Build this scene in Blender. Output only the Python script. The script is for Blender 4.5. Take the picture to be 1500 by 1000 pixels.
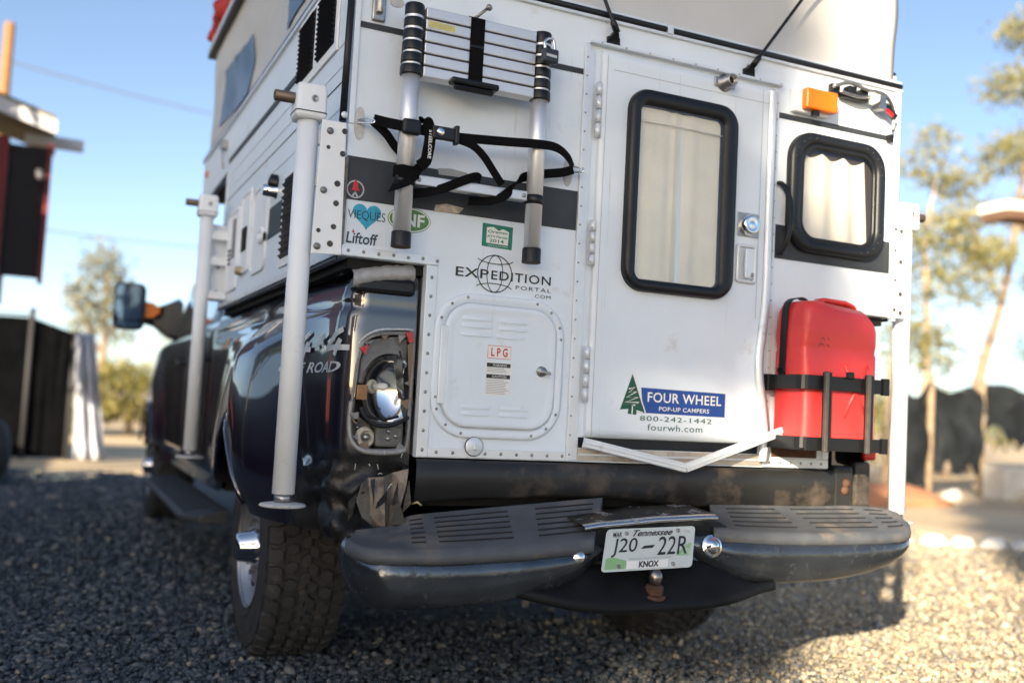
import bpy, math, random
import numpy as np
from mathutils import Vector, Matrix, noise
random.seed(7); rng = np.random.default_rng(7)
R_ = math.radians
scene = bpy.context.scene
for o in list(bpy.data.objects): bpy.data.objects.remove(o)
COL = scene.collection

# ------------------------------------------------------------------ camera
cam_d = bpy.data.cameras.new('camera'); cam = bpy.data.objects.new('camera', cam_d); COL.objects.link(cam)
RX = Vector((0.90591, -0.42023, 0.05219)); UP = Vector((-0.07586, -0.03979, 0.99632)); BK = Vector((-0.41661, -0.90654, -0.06792))
m = Matrix.Identity(4)
for i in range(3): m[i][0] = RX[i]; m[i][1] = UP[i]; m[i][2] = BK[i]
m.translation = Vector((-1.766, -2.75, 1.0)); cam.matrix_world = m
cam_d.sensor_width = 36.0; cam_d.lens = 35.0; cam_d.clip_start = 0.05; cam_d.clip_end = 2000
cam_d.dof.use_dof = True; cam_d.dof.focus_distance = 2.98; cam_d.dof.aperture_fstop = 1.25
scene.camera = cam
scene.render.resolution_x = 1024; scene.render.resolution_y = 682
# ------------------------------------------------------------------ light
SUN_H = Vector((2.52, 2.39)); SUN_EL = math.atan(1/SUN_H.length)            # shadows run this far per metre of height
w = bpy.data.worlds.new('World'); scene.world = w; w.use_nodes = True
nt = w.node_tree; bg = nt.nodes['Background']; sky = nt.nodes.new('ShaderNodeTexSky'); sky.sky_type = 'NISHITA'
sky.sun_disc = False; sky.sun_elevation = SUN_EL
to_sun = -SUN_H.normalized()
sky.sun_rotation = math.atan2(to_sun.x, to_sun.y); sky.air_density = 0.65; sky.dust_density = 1.0; sky.ozone_density = 0.4
nt.links.new(sky.outputs[0], bg.inputs[0]); bg.inputs[1].default_value = 0.078
sl = bpy.data.lights.new('sun', 'SUN'); sl.energy = 4.5; sl.angle = R_(0.55); sl.color = (1.0, 0.84, 0.62)
sun = bpy.data.objects.new('sun', sl); COL.objects.link(sun)
sun.rotation_euler = Vector((SUN_H.x, SUN_H.y, -1)).to_track_quat('-Z', 'Y').to_euler(); sun.location = (-12, -12, 9)
scene.view_settings.view_transform = 'Standard'; scene.view_settings.look = 'None'
scene.view_settings.exposure = 1.8; scene.view_settings.gamma = 1.0
scene.render.engine = 'CYCLES'; scene.cycles.max_bounces = 7; scene.cycles.transparent_max_bounces = 12

# ------------------------------------------------------------------ materials
MATS = {}
def M(name, base, rough=0.5, metal=0.0, var=0.0, vscale=6.0, bump=0.0, bscale=60.0, dirt=None, coat=0.0, spec=0.5,
      attr=None, wave=0.0, trans=0.0, sub=None, scratch=None):
    if name in MATS: return MATS[name]
    mt = bpy.data.materials.new(name); mt.use_nodes = True; n = mt.node_tree.nodes; L = mt.node_tree.links
    p = n['Principled BSDF']; p.inputs['Roughness'].default_value = rough; p.inputs['Metallic'].default_value = metal
    p.inputs['Specular IOR Level'].default_value = spec; p.inputs['Coat Weight'].default_value = coat; p.inputs['Coat Roughness'].default_value = 0.03; p.inputs['Coat IOR'].default_value = 1.9
    p.inputs['Transmission Weight'].default_value = trans
    tc = n.new('ShaderNodeTexCoord'); vec = tc.outputs['Object']
    def noise_(sc, det=6.0, rg=0.6, v=None):
        t = n.new('ShaderNodeTexNoise'); t.inputs['Scale'].default_value = sc; t.inputs['Detail'].default_value = det
        t.inputs['Roughness'].default_value = rg; L.new(v if v is not None else vec, t.inputs['Vector']); return t.outputs['Fac']
    def ramp(sock, a, b):
        r = n.new('ShaderNodeMapRange'); r.inputs[1].default_value = a; r.inputs[2].default_value = b; r.clamp = True
        L.new(sock, r.inputs[0]); return r.outputs[0]
    def mix(fac, a, b, mode='MIX'):
        x = n.new('ShaderNodeMix'); x.data_type = 'RGBA'; x.blend_type = mode
        if hasattr(fac, 'links'): L.new(fac, x.inputs[0])
        else: x.inputs[0].default_value = fac
        for s, i in ((a, 6), (b, 7)):
            if hasattr(s, 'links'): L.new(s, x.inputs[i])
            else: x.inputs[i].default_value = (*s, 1) if len(s) == 3 else s
        return x.outputs[2]
    col = base; roughs = None
    if attr:
        a = n.new('ShaderNodeAttribute'); a.attribute_name = attr
        cr = n.new('ShaderNodeValToRGB'); cr.color_ramp.interpolation = 'LINEAR'
        els = cr.color_ramp.elements
        pal = base
        els[0].position = 0; els[0].color = (*pal[0], 1); els[1].position = 1; els[1].color = (*pal[-1], 1)
        for i, c in enumerate(pal[1:-1]):
            e = els.new((i+1)/(len(pal)-1)); e.color = (*c, 1)
        L.new(a.outputs['Fac'], cr.inputs[0]); col = cr.outputs[0]
    if var > 0:
        f = ramp(noise_(vscale), 0.3, 0.7)
        lo = mix(1.0, col, (1-var,)*3, 'MULTIPLY'); hi = mix(1.0, col, (1+var*0.6,)*3, 'MULTIPLY')
        col = mix(f, lo, hi)
    if dirt:                                       # (colour, amount 0..1, scale, roughness)
        dc, am, ds, dr = dirt
        f = ramp(noise_(ds, 9, 0.68), 0.72-am*0.5, 0.86-am*0.35)
        col = mix(f, col, dc)
        mr = n.new('ShaderNodeMix'); mr.data_type = 'FLOAT'; L.new(f, mr.inputs[0]); mr.inputs[2].default_value = rough; mr.inputs[3].default_value = dr
        L.new(mr.outputs[0], p.inputs['Roughness'])
        if metal > 0.5:
            mm = n.new('ShaderNodeMix'); mm.data_type = 'FLOAT'; L.new(f, mm.inputs[0]); mm.inputs[2].default_value = metal; mm.inputs[3].default_value = 0.0
            L.new(mm.outputs[0], p.inputs['Metallic'])
    if scratch:                                    # (colour, stretch vector, threshold)
        mp = n.new('ShaderNodeMapping'); mp.inputs['Scale'].default_value = scratch[1]; L.new(vec, mp.inputs['Vector'])
        f = ramp(noise_(1.0, 10, 0.75, mp.outputs[0]), scratch[2], scratch[2]+0.05); col = mix(f, col, scratch[0])
    if hasattr(col, 'links'): L.new(col, p.inputs['Base Color'])
    else: p.inputs['Base Color'].default_value = (*col, 1)
    last = None
    if bump > 0:
        b = n.new('ShaderNodeBump'); b.inputs['Strength'].default_value = 1.0; b.inputs['Distance'].default_value = bump
        L.new(noise_(bscale, 4), b.inputs['Height']); last = b.outputs[0]
    if wave > 0:
        b = n.new('ShaderNodeBump'); b.inputs['Strength'].default_value = 1.0; b.inputs['Distance'].default_value = wave
        L.new(noise_(3.2, 2), b.inputs['Height'])
        if last is not None: L.new(last, b.inputs['Normal'])
        last = b.outputs[0]
    if last is not None: L.new(last, p.inputs['Normal'])
    if coat > 0 and last is not None: pass
    MATS[name] = mt; return mt
def glass_mat(name, tint, refl=0.08, rough=0.02):
    mt = bpy.data.materials.new(name); mt.use_nodes = True; n = mt.node_tree.nodes; L = mt.node_tree.links
    out = n['Material Output']; n.remove(n['Principled BSDF'])
    t = n.new('ShaderNodeBsdfTransparent'); t.inputs[0].default_value = (*tint, 1)
    g = n.new('ShaderNodeBsdfGlossy'); g.inputs['Roughness'].default_value = rough
    lw = n.new('ShaderNodeLayerWeight'); pw = n.new('ShaderNodeMath'); pw.operation = 'POWER'; pw.inputs[1].default_value = 5.0; L.new(lw.outputs['Facing'], pw.inputs[0]); f = n.new('ShaderNodeMapRange'); f.inputs[3].default_value = refl; f.inputs[4].default_value = 1.0; L.new(pw.outputs[0], f.inputs[0])
    x = n.new('ShaderNodeMixShader'); L.new(f.outputs[0], x.inputs[0]); L.new(t.outputs[0], x.inputs[1]); L.new(g.outputs[0], x.inputs[2]); L.new(x.outputs[0], out.inputs[0])
    MATS[name] = mt; return mt
white = M('white_painted_aluminium', (0.72, 0.795, 0.875), 0.38, 0, 0.07, 2.2, 0.00012, 240, dirt=((0.52, 0.50, 0.46), 0.20, 7.0, 0.7), wave=0.005, scratch=((0.56, 0.60, 0.63), (30, 30, 0.9), 0.61))
white_rough = M('white_jack_enamel', (0.83, 0.86, 0.89), 0.45, 0, 0.05, 5, 0.0003, 90, dirt=((0.42, 0.36, 0.29), 0.14, 9.0, 0.8), scratch=((0.06, 0.055, 0.05), (60, 60, 14), 0.70))
trim = M('white_trim_aluminium', (0.70, 0.745, 0.79), 0.32, 0.25, 0.08, 9, 0.0003, 60, dirt=((0.36, 0.28, 0.20), 0.16, 14.0, 0.8))
stripe = M('charcoal_vinyl_stripe', (0.028, 0.034, 0.042), 0.55, 0, 0.25, 8, 0.0004, 120, dirt=((0.07, 0.08, 0.09), 0.22, 26, 0.8), scratch=((0.20, 0.22, 0.24), (2, 2, 160), 0.68))
tent_m = M('grey_white_tent_vinyl', (0.53, 0.535, 0.53), 0.6, 0, 0.07, 1.6, 0.0006, 200, dirt=((0.42, 0.38, 0.32), 0.10, 3.0, 0.8), wave=0.02)
tentwin_m = M('dark_tent_window', (0.035, 0.05, 0.065), 0.25, 0, 0.2, 6, 0.003, 8)
black_rubber = M('black_rubber', (0.009, 0.011, 0.015), 0.42, 0, 0.2, 20, 0.0003, 150, spec=0.35, dirt=((0.04, 0.042, 0.045), 0.12, 14, 0.8))
black_plastic = M('black_plastic', (0.008, 0.009, 0.011), 0.32, 0, 0.15, 20, 0.0002, 200, spec=0.35, dirt=((0.05, 0.048, 0.045), 0.06, 20, 0.8))
webbing = M('black_webbing', (0.004, 0.004, 0.005), 0.85, 0, 0.3, 60, 0.0008, 420, spec=0.12)
alu = M('brushed_ladder_aluminium', (0.74, 0.75, 0.77), 0.42, 0.7, 0.05, 8, 0.0002, 120, dirt=((0.45, 0.44, 0.42), 0.08, 12, 0.6))
rung_alu = M('satin_rung_aluminium', (0.68, 0.68, 0.69), 0.42, 0.75, 0.06, 9, 0.0002, 160, dirt=((0.35, 0.31, 0.26), 0.10, 20, 0.7))
chrome = M('chrome', (0.80, 0.80, 0.80), 0.10, 1.0)
steel = M('worn_steel', (0.42, 0.41, 0.40), 0.38, 1.0, 0.25, 30, 0.0004, 120)
screw_m = M('screw_zinc', (0.34, 0.33, 0.32), 0.40, 0.9, 0.4, 40)
rust = M('rusty_steel', (0.10, 0.046, 0.026), 0.85, 0.1, 0.45, 40, 0.0012, 110)
dirty_chrome = M('dirty_chrome_bumper', (0.10, 0.115, 0.135), 0.18, 0.8, 0.3, 8, 0.0014, 40, dirt=((0.022, 0.024, 0.027), 0.30, 26.0, 0.5), scratch=((0.20, 0.20, 0.19), (24, 24, 60), 0.70))
dusty_pad = M('dusty_step_pad', (0.078, 0.086, 0.098), 0.55, 0, 0.2, 14, 0.0006, 160, dirt=((0.20, 0.165, 0.13), 0.36, 5.5, 0.9), scratch=((0.30, 0.28, 0.25), (40, 30, 60), 0.72))
groove_m = M('step_groove_rubber', (0.016, 0.017, 0.019), 0.8)
val_m = M('black_valance_plastic', (0.008, 0.009, 0.011), 0.6, 0, 0.3, 12, 0.0008, 90, spec=0.2, dirt=((0.05, 0.045, 0.04), 0.14, 12, 0.8), scratch=((0.22, 0.20, 0.18), (50, 50, 50), 0.73))
paint = M('dark_truck_paint', (0.007, 0.004, 0.012), 0.3, 0.0, 0.1, 5, 0, 60, coat=1.0, wave=0.002, dirt=((0.055, 0.05, 0.045), 0.06, 9, 0.8))
crumple_m = M('scuffed_black_plastic', (0.014, 0.014, 0.015), 0.45, 0, 0.3, 14, 0.005, 26, coat=0.0, dirt=((0.085, 0.075, 0.062), 0.22, 11, 0.85), scratch=((0.50, 0.50, 0.50), (34, 20, 20), 0.68))
inner_metal = M('torn_sheet_metal', (0.24, 0.21, 0.18), 0.55, 0.4, 0.4, 14, 0.003, 40, dirt=((0.05, 0.04, 0.035), 0.4, 10, 0.9))
capsil = M('dusty_silver_plastic', (0.36, 0.36, 0.36), 0.5, 0.2, 0.25, 26, 0.002, 60, dirt=((0.16, 0.14, 0.12), 0.3, 18, 0.9))
bedtop_m = M('bed_rail_plastic', (0.018, 0.02, 0.022), 0.6, 0, 0.2, 20, 0.0012, 200, dirt=((0.14, 0.14, 0.14), 0.3, 40, 0.9))
sill_m = M('dirty_black_sill', (0.020, 0.020, 0.020), 0.4, 0.1, 0.3, 5, 0.002, 12, dirt=((0.13, 0.10, 0.075), 0.42, 4.0, 0.9), scratch=((0.3, 0.27, 0.24), (20, 20, 20), 0.76))
dark = M('underbody_black', (0.006, 0.006, 0.006), 0.85, dirt=((0.03, 0.026, 0.02), 0.3, 10, 0.95))
tyre_m = M('tyre_rubber', (0.040, 0.040, 0.042), 0.78, 0, 0.2, 16, 0.0008, 120, dirt=((0.10, 0.09, 0.08), 0.30, 14, 0.95), spec=0.3)
rim_m = M('dull_steel_rim', (0.40, 0.40, 0.41), 0.42, 0.85, 0.1, 12, 0.0003, 80, dirt=((0.12, 0.10, 0.08), 0.25, 14, 0.8))
amber = M('amber_lens', (0.85, 0.17, 0.002), 0.18, 0, 0.05, 30, 0.0015, 160)
amber_dim = M('orange_signal_lens', (0.75, 0.20, 0.03), 0.25)
red_lens = M('red_lens', (0.45, 0.01, 0.012), 0.15)
red_can = M('red_can_plastic', (0.70, 0.05, 0.05), 0.38, 0, 0.08, 4, 0.0008, 14, dirt=((0.62, 0.06, 0.05), 0.2, 7, 0.6), spec=0.45)
red_fab = M('red_roof_bundle', (0.42, 0.02, 0.015), 0.6, 0, 0.3, 14, 0.004, 30)
curtain_m = M('cream_curtain', (0.82, 0.76, 0.65), 0.85, 0, 0.1, 5, 0.001, 120)
bulb_m = M('clear_bulb_glass', (0.85, 0.87, 0.9), 0.06, 0, trans=0.6)
socket_m = M('pale_bulb_socket', (0.48, 0.45, 0.36), 0.6, 0, 0.4, 40)
cavity_m = M('lamp_cavity_grey', (0.12, 0.12, 0.12), 0.55, 0, 0.4, 20, 0.002, 60, dirt=((0.03, 0.028, 0.025), 0.35, 14, 0.9))
grey_brk = M('grey_lamp_bracket', (0.12, 0.12, 0.115), 0.6, 0, 0.3, 30, 0.002, 60)
bezel_m = M('worn_bezel_plastic', (0.20, 0.20, 0.205), 0.4, 0, 0.3, 20, 0.001, 80)
mirror_glass = M('mirror_glass', (0.16, 0.21, 0.26), 0.03, 1.0)
dglass = M('dark_cab_glass', (0.004, 0.005, 0.006), 0.04, 0, coat=1.0)
pane_m = glass_mat('window_glass', (0.94, 0.96, 0.96)); pane_dark = glass_mat('tinted_window_glass', (0.80, 0.82, 0.84))
# print colours
P_black = M('print_black', (0.018, 0.022, 0.022), 0.5); P_white = M('print_white', (0.78, 0.78, 0.76), 0.5); P_red = M('print_red', (0.55, 0.02, 0.035), 0.5)
P_blue = M('print_blue', (0.012, 0.065, 0.30), 0.4, 0, 0.06, 20, dirt=((0.10, 0.15, 0.35), 0.06, 40, 0.6)); P_green = M('print_dark_green', (0.012, 0.085, 0.055), 0.5)
P_teal = M('print_teal_green', (0.01, 0.20, 0.13), 0.5, 0, 0.1, 30); P_cyan = M('print_cyan', (0.03, 0.36, 0.55), 0.5, 0, 0.2, 30, dirt=((0.55, 0.60, 0.12), 0.30, 28, 0.5))
P_leaf = M('print_leaf_green', (0.09, 0.22, 0.06), 0.5); P_navy = M('print_navy', (0.02, 0.045, 0.075), 0.5); P_yellow = M('print_yellow', (0.62, 0.55, 0.14), 0.5, 0, 0.2, 60)
P_silver = M('silver_decal', (0.50, 0.52, 0.55), 0.4, 0.1); P_grey = M('print_grey', (0.35, 0.36, 0.36), 0.6)
plate_m = M('licence_plate_white', (0.56, 0.60, 0.58), 0.42, 0, 0.05, 10, 0.0003, 60, dirt=((0.40, 0.42, 0.40), 0.14, 18, 0.6))
plate_green = M('licence_plate_green', (0.24, 0.42, 0.20), 0.45, 0, 0.15, 16, dirt=((0.60, 0.66, 0.58), 0.35, 14, 0.5))

# ------------------------------------------------------------------ mesh helpers
def smooth01(a, b, x):
    t = min(1.0, max(0.0, (x-a)/(b-a))); return t*t*(3-2*t)
class MB:
    def __init__(s): s.v = []; s.f = []; s.sm = []; s.mi = []; s.mats = []
    def add(s, vs, fs, smooth=False, mi=0):
        o = len(s.v); s.v += [tuple(p) for p in vs]; s.f += [tuple(i+o for i in f) for f in fs]; s.sm += [smooth]*len(fs); s.mi += [mi]*len(fs); return s
    def box(s, x0, x1, y0, y1, z0, z1, mi=0):
        vs = [(x, y, z) for z in (z0, z1) for y in (y0, y1) for x in (x0, x1)]
        return s.add(vs, [(0, 2, 3, 1), (4, 5, 7, 6), (0, 1, 5, 4), (2, 6, 7, 3), (0, 4, 6, 2), (1, 3, 7, 5)], mi=mi)
    def obox(s, c, ax, ay, az, mi=0):              # centre and three half vectors
        c, ax, ay, az = map(Vector, (c, ax, ay, az))
        vs = [c+ax*i+ay*j+az*k for k in (-1, 1) for j in (-1, 1) for i in (-1, 1)]
        return s.add(vs, [(0, 2, 3, 1), (4, 5, 7, 6), (0, 1, 5, 4), (2, 6, 7, 3), (0, 4, 6, 2), (1, 3, 7, 5)], mi=mi)
    def tube(s, pts, r, n=10, cap=True, smooth=True, mi=0):
        pts = [Vector(p) for p in pts]; rs = r if isinstance(r, (list, tuple)) else [r]*len(pts)
        vs = []; prev = None
        for i, p in enumerate(pts):
            d = (pts[min(i+1, len(pts)-1)]-pts[max(i-1, 0)])
            if d.length < 1e-9: d = Vector((0, 0, 1))
            d.normalize()
            if prev is None: a = d.orthogonal().normalized()
            else:
                a = prev-d*prev.dot(d); a = a.normalized() if a.length > 1e-6 else d.orthogonal().normalized()
            prev = a; b = d.cross(a)
            vs += [p+(a*math.cos(2*math.pi*k/n)+b*math.sin(2*math.pi*k/n))*rs[i] for k in range(n)]
        fs = [(i*n+k, i*n+(k+1) % n, (i+1)*n+(k+1) % n, (i+1)*n+k) for i in range(len(pts)-1) for k in range(n)]
        s.add(vs, fs, smooth, mi)
        if cap:
            s.add(vs[:n], [tuple(reversed(range(n)))], False, mi); s.add(vs[-n:], [tuple(range(n))], False, mi)
        return s
    def lathe(s, prof, c, axis, n=32, smooth=True, mi=0, a0=0, a1=2*math.pi):   # prof: (radius, along axis)
        c = Vector(c); axis = Vector(axis).normalized(); a = axis.orthogonal().normalized(); b = axis.cross(a)
        full = abs(a1-a0-2*math.pi) < 1e-6; cnt = n if full else n+1
        vs = [c+axis*h+(a*math.cos(a0+(a1-a0)*k/n)+b*math.sin(a0+(a1-a0)*k/n))*r for (r, h) in prof for k in range(cnt)]
        fs = []
        for i in range(len(prof)-1):
            for k in range(n):
                k2 = (k+1) % cnt if full else k+1
                fs.append((i*cnt+k, i*cnt+k2, (i+1)*cnt+k2, (i+1)*cnt+k))
        return s.add(vs, fs, smooth, mi)
    def prism(s, poly, y0, y1, smooth=False, mi=0):       # polygon in x,z extruded along y
        n = len(poly); vs = [(x, y0, z) for x, z in poly]+[(x, y1, z) for x, z in poly]
        s.add(vs, [tuple(range(n)), tuple(reversed(range(n, 2*n)))], False, mi)
        return s.add(vs, [(i, i+n, (i+1) % n+n, (i+1) % n) for i in range(n)], smooth, mi)
    def loops(s, rings, closed=True, smooth=True, mi=0, capa=False, capb=False):  # rings of equal length
        n = len(rings[0]); vs = [p for r in rings for p in r]; fs = []
        for i in range(len(rings)-1):
            for k in range(n if closed else n-1):
                fs.append((i*n+k, i*n+(k+1) % n, (i+1)*n+(k+1) % n, (i+1)*n+k))
        s.add(vs, fs, smooth, mi)
        if capa: s.add(rings[0], [tuple(range(n))], False, mi)
        if capb: s.add(rings[-1], [tuple(reversed(range(n)))], False, mi)
        return s
    def ribbon(s, pts, wdir, width, thick=0.002, mi=0):
        pts = [Vector(p) for p in pts]; r = []
        for i, p in enumerate(pts):
            d = (pts[min(i+1, len(pts)-1)]-pts[max(i-1, 0)]).normalized(); wv = Vector(wdir[i] if isinstance(wdir, list) else wdir)
            wv = (wv-d*wv.dot(d)).normalized(); nn = d.cross(wv).normalized()
            h = width/2; t = thick/2
            r.append([p+wv*h+nn*t, p-wv*h+nn*t, p-wv*h-nn*t, p+wv*h-nn*t])
        return s.loops(r, True, False, mi, True, True)
    def build(s, name, mat, parent=None, bevel=0.0, seg=2, auto=True):
        me = bpy.data.meshes.new(name); me.from_pydata([tuple(v) for v in s.v], [], s.f); me.update()
        me.polygons.foreach_set('use_smooth', s.sm)
        ml = mat if isinstance(mat, (list, tuple)) else [mat]
        for q in ml: me.materials.append(q)
        me.polygons.foreach_set('material_index', s.mi)
        o = bpy.data.objects.new(name, me); COL.objects.link(o)
        import bmesh
        bm = bmesh.new(); bm.from_mesh(me); bmesh.ops.remove_doubles(bm, verts=bm.verts, dist=1e-5); bmesh.ops.recalc_face_normals(bm, faces=bm.faces); bm.to_mesh(me); bm.free()
        if parent is not None: attach(o, parent)
        if bevel:
            b = o.modifiers.new('bevel', 'BEVEL'); b.width = bevel; b.segments = seg; b.limit_method = 'ANGLE'; b.angle_limit = R_(40)
        return o
def world_loc(o):
    l = Vector(o.location); p = o.parent
    while p: l += p.location; p = p.parent
    return l
def attach(o, parent):
    o.parent = parent; o.location = Vector(o.location)-world_loc(parent)
def empty(name, loc, label, cat, group=None):
    e = bpy.data.objects.new(name, None); e.empty_display_size = 0.1; COL.objects.link(e); e.location = loc; e['label'] = label; e['category'] = cat
    if group: e['group'] = group
    return e
def tag(o, label=None, cat=None, group=None, kind=None):
    if label: o['label'] = label
    if cat: o['category'] = cat
    if group: o['group'] = group
    if kind: o['kind'] = kind
    return o
def catmull(pts, n):
    P = [Vector(p) for p in pts]; out = []
    for i in range(len(P)-1):
        p0, p1, p2, p3 = P[max(i-1, 0)], P[i], P[i+1], P[min(i+2, len(P)-1)]
        for k in range(n):
            t = k/n; out.append(0.5*((2*p1)+(p2-p0)*t+(2*p0-5*p1+4*p2-p3)*t*t+(3*p1-p0-3*p2+p3)*t**3))
    out.append(P[-1]); return out
def rrect(x0, x1, z0, z1, r, n=6):
    out = []
    for cx, cz, a in ((x1-r, z1-r, 0), (x0+r, z1-r, 90), (x0+r, z0+r, 180), (x1-r, z0+r, 270)):
        for k in range(n+1):
            t = R_(a+90*k/n); out.append((cx+r*math.cos(t), cz+r*math.sin(t)))
    return out
def ringxz(poly, y): return [(x, y, z) for x, z in poly]
def frame(outer, inner, yb, yf, lip=0.004):            # picture-frame moulding between two outlines, facing -y
    def mixp(t): return [(o[0]*(1-t)+i[0]*t, o[1]*(1-t)+i[1]*t) for o, i in zip(outer, inner)]
    rings = [ringxz(outer, yb), ringxz(outer, yf+lip), ringxz(mixp(0.12), yf), ringxz(mixp(0.5), yf-0.002), ringxz(mixp(0.86), yf), ringxz(inner, yf+lip), ringxz(inner, yb)]
    return MB().loops(rings)
REAR = lambda y: (lambda u, v, d: (u, y-d, v))
def text(name, s, box, mapf, mat, parent, bold=0.0, shear=0.0, rot=0.0, ext=0.0006, spacing=1.0, squeeze=True):
    """lettering as a thin mesh; box = (u0,u1,v0,v1) on the surface given by mapf(u,v,depth)"""
    cu = bpy.data.curves.new(name, 'FONT'); cu.body = s; cu.shear = shear; cu.offset = bold; cu.resolution_u = 3; cu.space_character = spacing; cu.fill_mode = 'FRONT'
    ob = bpy.data.objects.new(name, cu); COL.objects.link(ob)
    dg = bpy.context.evaluated_depsgraph_get(); me0 = bpy.data.meshes.new_from_object(ob.evaluated_get(dg))
    vs = [v.co.copy() for v in me0.vertices]; fs = [tuple(p.vertices) for p in me0.polygons]
    bpy.data.objects.remove(ob); bpy.data.curves.remove(cu); bpy.data.meshes.remove(me0)
    if not vs: return None
    x0 = min(v.x for v in vs); x1 = max(v.x for v in vs); y0 = min(v.y for v in vs); y1 = max(v.y for v in vs)
    u0, u1, v0, v1 = box; cr, sr = math.cos(rot), math.sin(rot); cu_, cv_ = (u0+u1)/2, (v0+v1)/2
    pts = []
    for v in vs:
        a = (v.x-x0)/(x1-x0)*(u1-u0)+u0-cu_; b = (v.y-y0)/(y1-y0)*(v1-v0)+v0-cv_
        pts.append(mapf(cu_+a*cr-b*sr, cv_+a*sr+b*cr, ext))
    me = bpy.data.meshes.new(name); me.from_pydata(pts, [], fs); me.update(); me.materials.append(mat)
    o = bpy.data.objects.new(name, me); COL.objects.link(o)
    if parent is not None: attach(o, parent)
    return o
def flat(name, poly, mapf, mat, parent, d=0.0008):     # thin printed patch, polygon in surface coordinates
    mb = MB(); n = len(poly)
    mb.add([mapf(u, v, d) for u, v in poly]+[mapf(u, v, 0) for u, v in poly], [tuple(range(n)), tuple(reversed(range(n, 2*n)))]+[(i, i+n, (i+1) % n+n, (i+1) % n) for i in range(n)])
    return mb.build(name, mat, parent)
def oval(cx, cz, rx, rz, n=32): return [(cx+rx*math.cos(2*math.pi*k/n), cz+rz*math.sin(2*math.pi*k/n)) for k in range(n)]
def ringflat(name, cx, cz, rx, rz, wd, mapf, mat, parent, d=0.0008, n=36):
    mb = MB(); vs = [mapf(*p, d) for p in oval(cx, cz, rx, rz, n)]+[mapf(*p, d) for p in oval(cx, cz, rx-wd, rz-wd, n)]
    mb.add(vs, [(i, (i+1) % n, (i+1) % n+n, i+n) for i in range(n)]); return mb.build(name, mat, parent)
def stroke(name, lines, wd, mapf, mat, parent, d=0.001):
    mb = MB()
    for ln in lines:
        P = [Vector((a, b)) for a, b in ln]
        L_, R2 = [], []
        for i, p in enumerate(P):
            t = (P[min(i+1, len(P)-1)]-P[max(i-1, 0)]).normalized(); nn = Vector((-t.y, t.x))*wd/2
            L_.append(mapf(*(p+nn), d)); R2.append(mapf(*(p-nn), d))
        mb.loops([L_, R2], False, False)
    return mb.build(name, mat, parent)

# ================================================================== SETTING
def ground_mat(name, pal, scale, bump, vs=0.35):
    mt = bpy.data.materials.new(name); mt.use_nodes = True; n = mt.node_tree.nodes; L = mt.node_tree.links; p = n['Principled BSDF']
    p.inputs['Roughness'].default_value = 0.95; p.inputs['Specular IOR Level'].default_value = 0.2
    tc = n.new('ShaderNodeTexCoord'); v = n.new('ShaderNodeTexVoronoi'); v.inputs['Scale'].default_value = scale; L.new(tc.outputs['Object'], v.inputs['Vector'])
    sp = n.new('ShaderNodeSeparateColor'); L.new(v.outputs['Color'], sp.inputs[0])
    cr = n.new('ShaderNodeValToRGB'); cr.color_ramp.elements[0].color = (*pal[0], 1); cr.color_ramp.elements[1].color = (*pal[-1], 1)
    for i, c in enumerate(pal[1:-1]): e = cr.color_ramp.elements.new((i+1)/(len(pal)-1)); e.color = (*c, 1)
    L.new(sp.outputs[0], cr.inputs[0])
    nz = n.new('ShaderNodeTexNoise'); nz.inputs['Scale'].default_value = vs; nz.inputs['Detail'].default_value = 8; L.new(tc.outputs['Object'], nz.inputs['Vector'])
    mr = n.new('ShaderNodeMapRange'); mr.inputs[1].default_value = 0.3; mr.inputs[2].default_value = 0.7; mr.inputs[3].default_value = 0.72; mr.inputs[4].default_value = 1.2; L.new(nz.outputs['Fac'], mr.inputs[0])
    mx = n.new('ShaderNodeMix'); mx.data_type = 'RGBA'; mx.blend_type = 'MULTIPLY'; mx.inputs[0].default_value = 1; L.new(cr.outputs[0], mx.inputs[6]); L.new(mr.outputs[0], mx.inputs[7]); L.new(mx.outputs[2], p.inputs['Base Color'])
    b = n.new('ShaderNodeBump'); b.inputs['Distance'].default_value = bump; L.new(v.outputs['Distance'], b.inputs['Height']); b.invert = True; L.new(b.outputs[0], p.inputs['Normal'])
    return mt
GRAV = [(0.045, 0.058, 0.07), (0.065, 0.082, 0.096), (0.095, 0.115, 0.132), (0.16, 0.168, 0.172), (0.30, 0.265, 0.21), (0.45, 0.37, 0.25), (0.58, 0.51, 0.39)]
dirt_m = ground_mat('tan_dirt', [(0.56, 0.43, 0.27), (0.62, 0.49, 0.32), (0.66, 0.53, 0.36)], 22, 0.002)
gravbase_m = ground_mat('gravel_bed', GRAV[:4], 55, 0.012); sunlit_base_m = ground_mat('sunlit_sandy_bed', [(0.34, 0.27, 0.18), (0.45, 0.36, 0.24), (0.54, 0.45, 0.31)], 60, 0.004)  # second bed is paler and tanner, sunlight painted into its colour
g = MB().add([(-400, -400, -0.03), (400, -400, -0.03), (400, 600, -0.03), (-400, 600, -0.03)], [(0, 1, 2, 3)]).build('ground', dirt_m); g['kind'] = 'structure'
gp = [(-14, -14), (9.5, -14), (7.0, 2.4), (5.9, 3.35), (5.1, 3.95), (3.2, 6.5), (0.5, 9.6), (-1.4, 10.2), (-6, 13.2), (-14, 13.2)]
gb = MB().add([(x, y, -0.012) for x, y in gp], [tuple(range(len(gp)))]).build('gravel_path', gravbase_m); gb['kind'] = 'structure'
sp_ = [(0.4, -14), (9.45, -14), (6.95, 2.4), (5.87, 3.33), (5.07, 3.93), (3.4, 5.9), (2.0, 3.4), (0.7, 1.0)]
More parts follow.
